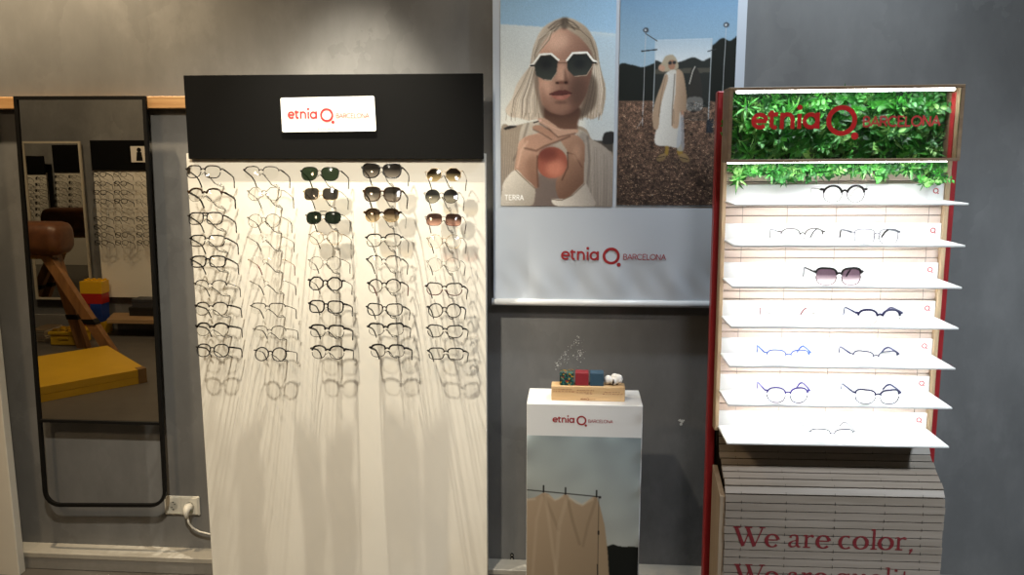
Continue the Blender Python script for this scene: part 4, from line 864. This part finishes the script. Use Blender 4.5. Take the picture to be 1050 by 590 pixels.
# artificial greenery
rr = random.Random(11); b = MB()
def leaf(c, L, W, dirv, nrm, mi, cup=.25, n=5):
    d = Vector(dirv).normalized(); nv = Vector(nrm); s_ = d.cross(nv).normalized(); nv = s_.cross(d).normalized()
    vs = [c]; top = []; bot = []
    for k in range(1, n):
        t = k/n; wd = W*math.sin(math.pi*t**.8)*.5; q = c+d*(L*t)+nv*(-cup*L*t*t); top.append(q+s_*wd+nv*wd*.5); bot.append(q-s_*wd+nv*wd*.5); vs.append(q)
    tip = c+d*L-nv*cup*L; vs.append(tip); o = len(vs); vs += top+bot; m = n-1
    fs = []
    for A, fl in ((o, 0), (o+m, 1)):
        f = [(0, 1, A)]+[(k, k+1, A+k, A+k-1) for k in range(1, m)]+[(m, m+1, A+m-1)]
        fs += [tuple(reversed(q)) if fl else q for q in f]
    b.add(vs, fs, mi, True)
def sprig(x, y, z, kind, s_=1.0):
    out = Vector((rr.uniform(-.8, .8), -1, rr.uniform(-.9, .7))).normalized(); mi = rr.choice((0, 0, 1, 1, 2, 3)); c = Vector((x, y, z))
    if kind == 0:       # round-leaved cluster
        for k in range(rr.choice((3, 4))):
            a = k*1.9+rr.random(); d = Vector((math.cos(a), -.35, math.sin(a))); leaf(c, .017*s_*rr.uniform(.8, 1.25), .018*s_, d, out, mi, .15)
    elif kind == 1:     # narrow blades in a rosette
        for k in range(rr.choice((6, 7, 8))):
            a = k*.85+rr.random()*.4; d = Vector((math.cos(a), -.7, math.sin(a))); leaf(c, .036*s_*rr.uniform(.7, 1.2), .0065*s_, d, out, mi, .25)
    else:               # oval leaves up a stem
        st_ = Vector((rr.uniform(-1, 1), -.5, rr.uniform(-.6, 1))).normalized()
        for k in range(6):
            q = c+st_*(.006*k*s_); a = (1 if k % 2 else -1); d = (st_*.6+Vector((st_.z, -.5, -st_.x))*a).normalized(); leaf(q, .017*s_, .0095*s_, d, out, mi, .2)
for k in range(700):
    x, z = rr.uniform(X0+.045, X1-.045), rr.uniform(Z0+.016, Z1-.034)
    sprig(x, rr.uniform(2.575, 2.630), z, rr.choice((0, 0, 1, 2, 2)), rr.uniform(.95, 1.5))
for k in range(230):                                   # smaller sprigs fill the rim of the box
    e = rr.random()
    if e < .3: x, z = rr.choice((rr.uniform(X0+.018, X0+.05), rr.uniform(X1-.05, X1-.018))), rr.uniform(Z0+.02, Z1-.03)
    else: x, z = rr.uniform(X0+.02, X1-.02), (rr.uniform(Z1-.045, Z1-.022) if e < .7 else rr.uniform(Z0+.012, Z0+.035))
    sprig(x, rr.uniform(2.60, 2.632), z, rr.choice((0, 2)), rr.uniform(.6, .85))
for k in range(330):
    x = rr.uniform(.490, 1.112); dep = .052+.02*math.sin(x*17+1)+.012*math.sin(x*43)
    if abs(x-.81) < .10: dep *= .45
    z = Z0-.004-dep*rr.random()**.8
    sprig(x, rr.uniform(2.575, 2.622), z, rr.choice((0, 0, 2, 1)), rr.uniform(.75, 1.1))
for m_ in range(24):                                   # mats of stems behind
    x = X0+.02+.64*m_/24; b.tube([(x, 2.63, Z0-.04), (x+.01, 2.628, Z0+.08), (x-.005, 2.63, Z1-.03)], .002, 5, False, 3)
def green(nm, c0, c1):
    n = NT(nm); n.l(n.ramp(n.noise(n.coord(), 55, 3), [(.3, lin(c0)), (.7, lin(c1))]), n.b.inputs['Base Color']); n.b.inputs['Roughness'].default_value = .42; n.b.inputs['Subsurface Weight'].default_value = 0
    tr = n.n('BsdfTranslucent'); tr.inputs['Color'].default_value = (*[min(1, v*1.2) for v in lin(c1)], 1); mx = n.n('MixShader'); mx.inputs['Fac'].default_value = .14
    n.l(n.b.outputs[0], mx.inputs[1]); n.l(tr.outputs[0], mx.inputs[2]); n.l(mx.outputs[0], n.out.inputs['Surface']); return n.m
fo = b.build('artificial_greenery', [green('leaf_bright', '2c7f2a', '4fa53d'), green('leaf_mid', '1d5f22', '357f30'), green('leaf_pale', '5f9f49', '8cc268'), green('leaf_deep', '0e3414', '1c4f1f')], st); fo['kind'] = 'stuff'
b = MB(); b.box((.4735, 2.6405, Z0-.012), (1.1290, 2.6440, Z1-.004)); b.build('moss_backing', plain('moss_dark', '1a3a1a', .9, vary=.4, scale=60), st)
# slatted apron bulging forward below the shelves
prof = [(2.652, .862), (2.647, .83), (2.636, .800), (2.610, .778), (2.575, .755), (2.540, .735), (2.512, .716), (2.5025, .702), (2.5, .684), (2.5, .55), (2.5, .40), (2.506, .25), (2.512, .10)]
L = [0]
for p, q in zip(prof, prof[1:]): L.append(L[-1]+math.hypot(q[0]-p[0], q[1]-p[1]))
def at_len(s_):
    for i in range(len(L)-1):
        if s_ <= L[i+1] or i == len(L)-2:
            t = (s_-L[i])/(L[i+1]-L[i]); p, q = prof[i], prof[i+1]; return p[0]+(q[0]-p[0])*t, p[1]+(q[1]-p[1])*t
b = MB(); s0 = 0; pitch = .0262; XA, XB = .4785, 1.1430
while s0+pitch < L[-1]:
    p, q = at_len(s0+.0006), at_len(s0+pitch-.0032); d = Vector((0, q[0]-p[0], q[1]-p[1])).normalized(); nn = Vector((0, -d.z, d.y))
    if nn.y > 0: nn = -nn
    jx = rr.uniform(-.0015, .0015)
    o = [(p[0]+nn.y*.004, p[1]+nn.z*.004), (q[0]+nn.y*.004, q[1]+nn.z*.004), (q[0]-nn.y*.005, q[1]-nn.z*.005), (p[0]-nn.y*.005, p[1]-nn.z*.005)]
    b.prism(o, 'x', XA+jx, XB+jx, 0)
    for x in (.528, .665, .814, .963, 1.078):
        c = at_len(s0+pitch-.0007); b.tube([(x+jx, p[0]+nn.y*.0045+(q[0]-p[0])*.75, p[1]+nn.z*.0045+(q[1]-p[1])*.75), (x+jx, q[0]+nn.y*.005, q[1]+nn.z*.005-.004)], .0008, 5, False, 1)
    s0 += pitch
back = [(y+.0075, z-.002) for y, z in prof]+[(y+.0095, z-.002) for y, z in reversed(prof)]
b.prism(back, 'x', XA+.004, XB-.004, 1); b.build('slat_apron', [M_tan, M_dark], st)
for x0, x1 in ((.4620, .4775), (1.1240, 1.1400)):
    b = MB(); b.prism([(2.655, .735 if x0 < 1 else .71), (2.516 if x0 > 1 else 2.503, .690), (2.516 if x0 > 1 else 2.503, .0), (2.655, .0)], 'x', x0, x1); b.build('side_board', wood('apron_side', '9a8873', 'b5a38c', 2, 6), st)
yl = 2.4950; M_ap = plain('apron_red', '7b282d', .55)
def words(text, x, z, h, W):
    k = W/sum(SERIF[c][0] for c in text)
    for wd in text.split(' '):
        b = MB(); serif(b, wd, x, z, h, yl, fit=k*sum(SERIF[c][0] for c in wd)); b.build('lettering', M_ap, st); x += k*(sum(SERIF[c][0] for c in wd)+SERIF[' '][0])
a, c = P(749, 558.2, yl), P(931, 561, yl); words('We are color,', a.x-.001, a.z-.003, .0425, (c.x-a.x)*1.02)
a2 = P(749.5, 596.2, yl); words('We are quality.', a2.x-.001, a2.z-.003, .0425, (c.x-a.x)*1.12)
# spectacles standing on the shelves
def shelfglasses(k, px, st_, label, sun=False, y=2.488):
    a, bb = SHAPE[st_[0]][0], SHAPE[st_[0]][1]; rt = {'bold': .0028, 'mid': .0023, 'thin': .0016, 'wire': .0012, 'half': .0003, 'none': .0003, 'brow': .0017}[st_[4]]
    x = P(px, (200, 240, 283, 324, 364, 404, 446)[k], y).x-.0155+ZS[k]*.00873; q = onstand((x, y, ZS[k]+.0026+bb+max(rt, 0)))
    s2 = list(st_); s2[9] = bb*1.55-.0032
    glasses(tuple(s2), q, (R(1), LEAN, 0), label, 'glasses on the lit shelves', 'sunglasses' if sun else 'eyeglasses', 'sunglasses' if sun else 'glasses')
shelfglasses(0, 866, S('round', top='black', bot='dark', rim='brow', temple='silver', tr='thin'), 'black-browed round glasses alone on the top lit shelf')
shelfglasses(1, 823, S('panto', top='grey', bot='silver', rim='half', temple='steel', tr='thin', tip='dark'), 'faint half-rim glasses, left pair on the second lit shelf')
shelfglasses(1, 899.5, S('square', top='steel', rim='thin', temple='steel', tr='mid', tip='dark'), 'thin steel square glasses, right pair on the second lit shelf')
shelfglasses(2, 860.5, S('big', 'gplum', top='black', bot='tort', rim='brow', temple='black', tr='mid'), 'black-browed plum fading sunglasses alone on the third lit shelf', True)
shelfglasses(3, 812, S('soft', rim='none', top='silver', temple='silver', tr='thin', tip='red'), 'rimless glasses with a red temple tip on the fourth lit shelf')
shelfglasses(3, 902.3, S('panto', top='navy', bot='silver', rim='brow', temple='navy', tr='mid'), 'navy-browed rounded glasses, right pair on the fourth lit shelf')
shelfglasses(4, 808.5, S('soft', top='blue', bot='silver', rim='half', temple='blue', tr='mid'), 'bright blue half-rim glasses, left pair on the fifth lit shelf')
shelfglasses(4, 898.5, S('cat', top='navy', bot='silver', rim='half', temple='navy', tr='mid'), 'navy half-rim glasses, right pair on the fifth lit shelf')
shelfglasses(5, 808, S('panto', top='violet', bot='steel', rim='mid', temple='violet', tr='mid'), 'violet rimmed glasses, left pair on the sixth lit shelf')
shelfglasses(5, 900.5, S('cat', top='navy', bot='steel', rim='mid', temple='navy', tr='mid'), 'dark blue upswept glasses, right pair on the sixth lit shelf')
shelfglasses(6, 853.5, S('rect', top='steel', bot='silver', rim='half', temple='steel', tr='thin'), 'grey half-rim glasses alone on the lowest lit shelf')
# ------------------------------------------------------------------ the other side of the room, seen in the tall mirror
def V(px, py, Yv):
    p = P(px, py, Yv); return Vector((p.x, 2*MY-Yv, p.z))
def VZ(px, py, z):
    p = P(px, py, 1.0); d = Vector((p.x, 1.0, p.z-EYE)); t = (z-EYE)/d.z; return Vector((d.x*t, 2*MY-d.y*t, z))
YO = 2*MY-(BACK+.06)                                     # virtual depth of the far board's face
a, c = V(94.3, 160, YO), V(215, 160, YO); zh, zt, zbm = V(94, 174.8, YO).z, V(94, 144, YO).z, .33
fr = BACK+.06
board2 = board('display_board', a.x, c.x, zbm, zh, zt, 'cream board of hung glasses under a black header, seen inside the tall mirror', fr, BACK+.003, -1)
q = V(133.6, 150, YO-.02); q2 = V(152, 166.5, YO-.02); yy = fr+.0212
b = MB(); b.box((q.x, fr+.0202, q2.z), (q2.x, yy, q.z)); cd = b.build('header_card', plain('card_cream', 'e9e2d6', .5), board2)
b = MB(); w = q2.x-q.x; b.disc((q.x+w*.5, yy+.0006, q.z-.035), .022, 'y', 20); b.prism([(q.x+w*.3, q2.z+.012), (q.x+w*.7, q2.z+.012), (q.x+w*.64, q.z-.055), (q.x+w*.36, q.z-.055)], 'y', yy+.0002, yy+.0006); b.build('card_figure', M_black, cd)
far = [S('soft'), S('panto', rim='bold', tr='bold'), S('square'), S('rect', rim='bold'), S('round'), S('cat', rim='bold', tr='bold')]
farthin = [S('panto', top='gold', rim='wire', temple='gold', tr='thin', tip='black'), S('round', top='grey', rim='thin', temple='grey', tr='thin', tip='black')]
ys = [179, 188.4, 197.4, 206.4, 215.5, 224.6, 233, 241, 249]
fcol = {101.6: 'left column', 122.8: 'middle column', 144.8: 'right column'}
for xx, cn in fcol.items():
    for k, y in enumerate(ys):
        p = V(xx+.35*k*.6, y, YO-.15); st_ = far[(k*5+int(xx)) % 6] if not (cn == 'right column' and k < 5 or k == 4 or (cn == 'middle column' and k in (6,))) else farthin[k % 2]
        glasses(st_, p, (TILT, 0, math.pi), f"small {'fine wire' if st_ in farthin else 'dark rimmed'} glasses, {ORD[k]} of the {cn} inside the tall mirror", 'glasses on the board inside the mirror')
        b = MB(); b.tube([(p.x, fr+.001, p.z-.06), (p.x, fr+.06, p.z-.045), (p.x, p.y-.022, p.z-.009), (p.x, p.y-.0135, p.z-.004)], .0018, 5); b.build('display_arm', M_arm, board2)
# second mirror with a pale frame
a, c, d = V(22, 145, 7.74), V(82, 144.3, 7.74), V(88.5, 290, 7.74); yv = 2*MY-7.74
mirror('standing_mirror', (a.x, yv, a.z), (c.x, yv, a.z), (c.x, yv, .3), (a.x, yv, .3), .3, ((a.x+c.x)/2, yv, .3), 'pale framed mirror on the far wall, reflected in the tall mirror', yv, plain('pale_frame', 'b5ac9a', .4), M_mirror, 0, .010, -1)
# wall shelf with two flat boxes
a, c = V(110, 323, 7.62), V(200, 323, 7.62); y1 = 2*MY-7.40
b = MB(); b.prism([(a.x, BACK+.062), (a.x+.12, y1), (c.x, y1), (c.x, BACK+.062)], 'z', a.z-.035, a.z, 0)
o = tag(b.build('wall_shelf', wood('shelf_oak', '8d6f4e', 'b3946c', 0, 6), org=(a.x, BACK, a.z-.035)), 'light wooden wall shelf below the board inside the tall mirror', 'shelf')
zs = a.z
for px0, px1, h, mat, lb in ((131.5, 178, .085, plain('box_black', '191817', .5), 'flat black box lying on the shelf inside the tall mirror'), (135, 176, .08, plain('box_grey', '34353a', .5), 'dark grey box stacked on the black box inside the tall mirror')):
    a, c = V(px0, 310, 7.58), V(px1, 310, 7.58)
    t = thing('storage_box', ((a.x+c.x)/2, 2*MY-7.58-.08, zs), lb, 'box'); b = MB(); b.box((a.x, BACK+.066, zs+.0003), (c.x, 2*MY-7.58, zs+h*.6), 0, .003); b.build('box_body', mat, t)
    b = MB(); b.box((a.x-.003, BACK+.064, zs+h*.6+.0002), (c.x+.003, 2*MY-7.58+.003, zs+h), 0, .003); b.build('lid', mat, t); zs += h
# leather vaulting horse
M_leather = plain('brown_leather', '5d3a24', .42, vary=.25, scale=14)
Yh = 6.72; a, c = V(76.5, 226, Yh+.30), V(30, 262, Yh+.1); xr = a.x; zt, zb_ = a.z, c.z; ym = 2*MY-Yh-.16; xl = xr-1.3; zc = (zt+zb_)/2
t = thing('vaulting_horse', (xr-.65, ym, 0), 'brown leather vaulting horse on splayed wooden legs inside the tall mirror', 'vaulting horse')
b = MB(); pr = []; hz = (zt-zb_)/2
for k in range(28):
    an = 2*math.pi*k/28; pr.append((.165*math.copysign(abs(math.cos(an))**.62, math.cos(an)), hz*math.copysign(abs(math.sin(an))**.62, math.sin(an))))
rings = []
for x, s_ in ((0, .55), (-.012, .78), (-.035, .93), (-.08, 1), (-.65, 1.02), (-1.22, 1), (-1.265, .93), (-1.288, .78), (-1.3, .55)): rings.append([(xr+x, ym+u*s_, zc+v*s_) for u, v in pr])
n_ = 28; vs = [p for r_ in rings for p in r_]; fs = [(i*n_+k, i*n_+(k+1) % n_, (i+1)*n_+(k+1) % n_, (i+1)*n_+k) for i in range(len(rings)-1) for k in range(n_)]+[list(range(n_-1, -1, -1)), [(len(rings)-1)*n_+k for k in range(n_)]]
b.add(vs, fs, 0, True); b.build('leather_body', M_leather, t)
M_hwood = wood('horse_wood', '6e4b2c', '94693f', 2, 6)
b = MB(); b.box((xr-1.15, ym-.07, zb_-.03), (xr-.1, ym+.07, zb_+.03)); b.build('beam', M_hwood, t)
for sx, sy in ((1, 1), (1, -1), (-1, 1), (-1, -1)):
    tx = xr-.16 if sx > 0 else xr-1.12; bx = tx+((.57 if sy > 0 else .16) if sx > 0 else -.42); ty, by_ = ym+sy*.05, ym+sy*.12
    b = MB(); tp, bt = Vector((tx, ty, zb_+.0)), Vector((bx, by_, .0)); d = .05
    for lo_, hi_, w in ((tp, bt, .048),):
        vs = [(p.x+u*w, p.y+v*w*.7, p.z) for p in (lo_, hi_) for u, v in ((-1, -1), (1, -1), (1, 1), (-1, 1))]
        b.add(vs, [(0, 1, 2, 3), (7, 6, 5, 4)]+[(k, (k+1) % 4, 4+(k+1) % 4, 4+k) for k in range(4)])
    lg = b.build('leg', M_hwood, t)
    m = tp.lerp(bt, .66); b = MB(); vs = [(m.x+dz*(bt.x-tp.x)/(bt.z-tp.z)+u*.053, m.y+dz*(bt.y-tp.y)/(bt.z-tp.z)+v*.04, m.z+dz) for dz in (-.022, .022) for u, v in ((-1, -1), (1, -1), (1, 1), (-1, 1))]
    b.add(vs, [(0, 1, 2, 3), (7, 6, 5, 4)]+[(k, (k+1) % 4, 4+(k+1) % 4, 4+k) for k in range(4)]); b.build('leg_collar', M_black, lg)
# giant toy bricks
def brick(px0, px1, py0, py1, Yv, col, label, studs=False):
    a, c = V(px0, py1, Yv), V(px1, py0, Yv); y1 = 2*MY-Yv; m = plain('toy_'+col[0], col[1], .35, vary=.03)
    t = thing('toy_brick', ((a.x+c.x)/2, y1-.07, a.z), label, 'toy brick', 'giant toy bricks inside the mirror'); b = MB(); b.box((a.x+.001, y1-.14, a.z+.0006), (c.x-.001, y1, c.z-.0006), 0, .003); b.build('brick_body', m, t)
    if not studs: return
    n_ = max(2, int(round((c.x-a.x)/.055))); b = MB()
    for i in range(n_):
        for j in range(2): b.disc((a.x+(c.x-a.x)*(i+.5)/n_, y1-.14+.14*(j+.5)/3, c.z-.0005), .017, 'z', 14, .014)
    b.build('studs', m, t)
Yb = 7.56; ye, re, bl, gr = ('yellow', 'd9a81e'), ('red', 'a8241e'), ('blue', '1f3f8f'), ('green', '1f7a3a')
zf = VZ(85, 356, 0)
rows = [356.2, 343, 331.5, 320.5, 310, 300.5, 289]
brick(80.2, 91.8, rows[2]+3, rows[0], Yb, gr, 'green giant toy brick at the foot of the stack inside the tall mirror')
brick(93.4, 107, rows[1], rows[0], Yb, re, 'red giant toy brick right of the green one inside the tall mirror')
brick(93.4, 107, rows[2]-1, rows[1], Yb, ye, 'yellow giant toy brick resting on the lowest red one inside the tall mirror')
brick(72.5, 92.4, rows[4]+3, rows[2]+3, Yb, re, 'wide red giant toy brick resting on the green one inside the tall mirror')
brick(93.4, 103.5, rows[4]+2, rows[2]-1, Yb, bl, 'blue giant toy brick under a red one inside the tall mirror')
brick(83, 103.5, rows[5]+1, rows[4]+2, Yb, re, 'red giant toy brick directly under the topmost yellow one inside the tall mirror')
brick(82, 103.5, rows[6], rows[5]+1, Yb, ye, 'topmost yellow giant toy brick with studs inside the tall mirror', True)
# yellow storage tub, magazines, gym mat
Yt = 7.05; a, c = V(50, 358, Yt), V(78.5, 341, Yt); y1 = 2*MY-Yt; m = plain('tub_yellow', 'cfa524', .4); za = .0
t = thing('storage_tub', ((a.x+c.x)/2, y1-.12, 0), 'yellow lidded storage tub between magazines and bricks inside the tall mirror', 'tub')
b = MB(); b.box((a.x+.012, y1-.24, .001), (c.x-.012, y1-.01, c.z-.03), 0, .008); b.build('tub_body', m, t)
b = MB(); b.box((a.x, y1-.25, c.z-.03), (c.x, y1, c.z), 0, .006)
for i in range(4): b.disc((a.x+(c.x-a.x)*(i+.5)/4, y1-.06, c.z), .02, 'z', 14, .014); b.disc((a.x+(c.x-a.x)*(i+.5)/4, y1-.18, c.z), .02, 'z', 14, .014)
b.build('lid', m, t); b = MB(); b.box(((a.x+c.x)/2-.05, y1-.0098, c.z*.45), ((a.x+c.x)/2+.05, y1-.002, c.z*.62), 0, .003); b.build('latch', m, t)
a, c = V(30, 358, 7.2), V(47, 358, 7.2); y1 = 2*MY-7.2; z = .0; rr = random.Random(9); cols = ['8c8478', '5a4a3c', 'a39a88', '3d4650', '9c8a70']
words_ = ['lowest', 'second lowest', 'middle', 'second highest', 'topmost']; cw_ = ['grey beige', 'brown', 'pale', 'slate', 'sand coloured']
for k in range(5):
    h = rr.uniform(.018, .026); j = rr.uniform(-.012, .012); mm = plain('paper_'+cols[k], cols[k], .6)
    t = thing('magazine', ((a.x+c.x)/2, y1-.15, z), f'{cw_[k]} magazine, {words_[k]} of the floor pile inside the tall mirror', 'magazine', 'magazines on the floor inside the mirror')
    b = MB(); b.box((a.x+j, y1-.28, z+.0004), (c.x+j, y1-.002, z+.002)); b.box((a.x+j, y1-.28, z+h-.002), (c.x+j, y1-.002, z+h)); b.box((a.x+j, y1-.28, z+.002), (a.x+j+.004, y1-.002, z+h-.002)); b.build('cover', mm, t)
    b = MB(); b.box((a.x+j+.0045, y1-.277, z+.0022), (c.x+j-.003, y1-.005, z+h-.0022)); b.build('pages', plain('page_white', 'cfc7b6', .8), t); z += h
hm = .11; A, B_, C_ = VZ(110, 354.5, hm), VZ(149.5, 378, hm), VZ(44, 397, hm)
D_ = A+(C_-B_); ex = (C_-B_).normalized()
A2 = A+ex*0; D2 = A+ex*1.9; C2 = B_+ex*1.9; M_mat = plain('mat_yellow', 'c79c20', .45, vary=.06, scale=5)
t = thing('gym_mat', ((A.x+C_.x)/2, (A.y+C_.y)/2, 0), 'yellow folded gym mat on the dark floor inside the tall mirror', 'mat')
quad = [A2, B_, C2, D2]
for z0, z1 in ((.001, hm*.49), (hm*.51, hm)):
    b = MB(); b.prism([(p.x, p.y) for p in quad], 'z', z0, z1); b.build('mat_half', M_mat, t)
b = MB(); u_ = (A-B_).normalized(); b.prism([(p.x, p.y) for p in (B_+(B_-A).normalized()*.003-ex*.003, B_+u_*.07-ex*.003, B_+u_*.07+ex*.06, B_+(B_-A).normalized()*.003+ex*.06)], 'z', .0012, hm+.003); b.build('corner_patch', plain('patch_brown', '7a5c34', .6), t)

# two more boards far along the near wall, seen through both mirrors
def VV(px, py, Y):
    p = P(px, py, Y+2*(MY-(2*MY-7.74))); return Vector((p.x, Y, p.z))
for px0, px1, py0, py1, lb, cols_ in ((53.5, 84, 148.7, 176.7, 'board of glasses under a tall black header, right one inside the pale framed mirror', (60, 74)), (14, 47, 160, 178.5, 'board of glasses under a low black header, left one inside the pale framed mirror', (25, 40))):
    a, c = VV(px0, py0, BY), VV(px1, py1, BY); bd = board('display_board', a.x, c.x, 0, c.z, a.z, lb)
    for xx in cols_:
        for k in range(7):
            p = VV(xx, py1+4.5+6.3*k, BY-.15)
            glasses(far[(k*2+xx) % 6], p, (TILT, 0, 0), 'small dark glasses on the '+('right' if px0 > 50 else 'left')+' board inside the pale framed mirror', 'glasses on the '+('right' if px0 > 50 else 'left')+' board seen through both mirrors')
            b = MB(); b.tube([(p.x, BY-.001, p.z-.06), (p.x, BY-.06, p.z-.045), (p.x, p.y+.022, p.z-.009), (p.x, p.y+.0135, p.z-.004)], .0018, 5); b.build('display_arm', M_arm, bd)
# ------------------------------------------------------------------ the shop's lamps, and fill lights added to lift dim parts
def spot(name, loc, aim, power, col, size=100, blend=.6, r=.04):
    d = bpy.data.lights.new(name, 'SPOT'); d.energy = power; d.color = col; d.spot_size = R(size); d.spot_blend = blend; d.shadow_soft_size = r
    o = bpy.data.objects.new(name, d); COL.objects.link(o); o.location = loc
    o.rotation_euler = (Vector(aim)-Vector(loc)).to_track_quat('-Z', 'Y').to_euler()
WARM, NEUT, COOL = (1, .80, .54), (1, .93, .84), (.80, .91, 1.0)
spot('ceiling_or_fill_spot', (-.90, 1.15, 3.15), (-.98, 3.07, .98), 225, (1, .92, .76), 56, .8, .05)
spot('ceiling_or_fill_spot', (-2.05, 2.78, 3.2), (-2.05, 3.12, 1.65), 148, (1, .79, .51), 120, .9, .03)
spot('ceiling_or_fill_spot', (-.80, 2.715, 3.2), (-.86, 3.07, .45), 365, (1, .92, .75), 47, .9, .012)
spot('ceiling_or_fill_spot', (-.45, 2.6, 3.2), (-.5, 3.2, 2.0), 20, (1, .9, .74), 90, .9, .03)  # added fill, raises the wall above the white board
spot('ceiling_or_fill_spot', (.55, 2.2, 3.2), (.5, 3.1, 1.2), 9, COOL, 100, .8, .06)
spot('ceiling_or_fill_spot', (.85, 2.5, 3.2), (.82, 3.2, 2.0), 74, COOL, 110, .9, .06)  # added cool fill to brighten the upper wall on the right
spot('ceiling_or_fill_spot', (-4.3, .6, 3.2), (-4.2, -1.4, 1.0), 80, WARM, 120, .7, .05)
spot('ceiling_or_fill_spot', (-3.0, .9, 3.2), (-3.4, -.6, .3), 50, WARM, 120, .7, .05)
spot('ceiling_or_fill_spot', (-8.2, 1.2, 3.2), (-8.2, 3.1, 1.2), 120, WARM, 100, .7, .05)  # added to light the boards seen through both mirrors
spot('ceiling_or_fill_spot', (2.5, .3, 3.2), (1.7, 3.2, -.3), 285, COOL, 62, .8, .12)  # added cool fill in place of ambient light on the right
spot('ceiling_or_fill_spot', (.5, .3, 3.2), (.55, 3.2, .7), 55, (.97, .97, 1), 62, .9, .15)  # added neutral fill, stands in for ambient light in the middle
for x, en, c in ((-2.4, 27, (1, .72, .42)),):  # added warm fill, gives the left side its ambient light
    d = bpy.data.lights.new('fill_lamp', 'AREA'); d.shape = 'DISK'; d.size = .35; d.energy = en; d.color = c
    o = bpy.data.objects.new('fill_lamp', d); COL.objects.link(o); o.location = (x, .2, 3.27)
W = bpy.data.worlds.new('world'); SC.world = W; W.use_nodes = True; W.node_tree.nodes['Background'].inputs[0].default_value = (.05, .05, .05, 1)
vs_ = SC.view_settings; SC.display_settings.display_device = 'sRGB'; vs_.view_transform = 'Standard'; vs_.look = 'None'; vs_.gamma = 1; vs_.exposure = 0.35; vs_.use_curve_mapping = False
SC.cycles.max_bounces = 14; SC.cycles.transparent_max_bounces = 40; SC.cycles.glossy_bounces = 8; SC.cycles.use_denoising = True; SC.cycles.sample_clamp_indirect = 6
SC.cycles.caustics_reflective = False; SC.cycles.caustics_refractive = False
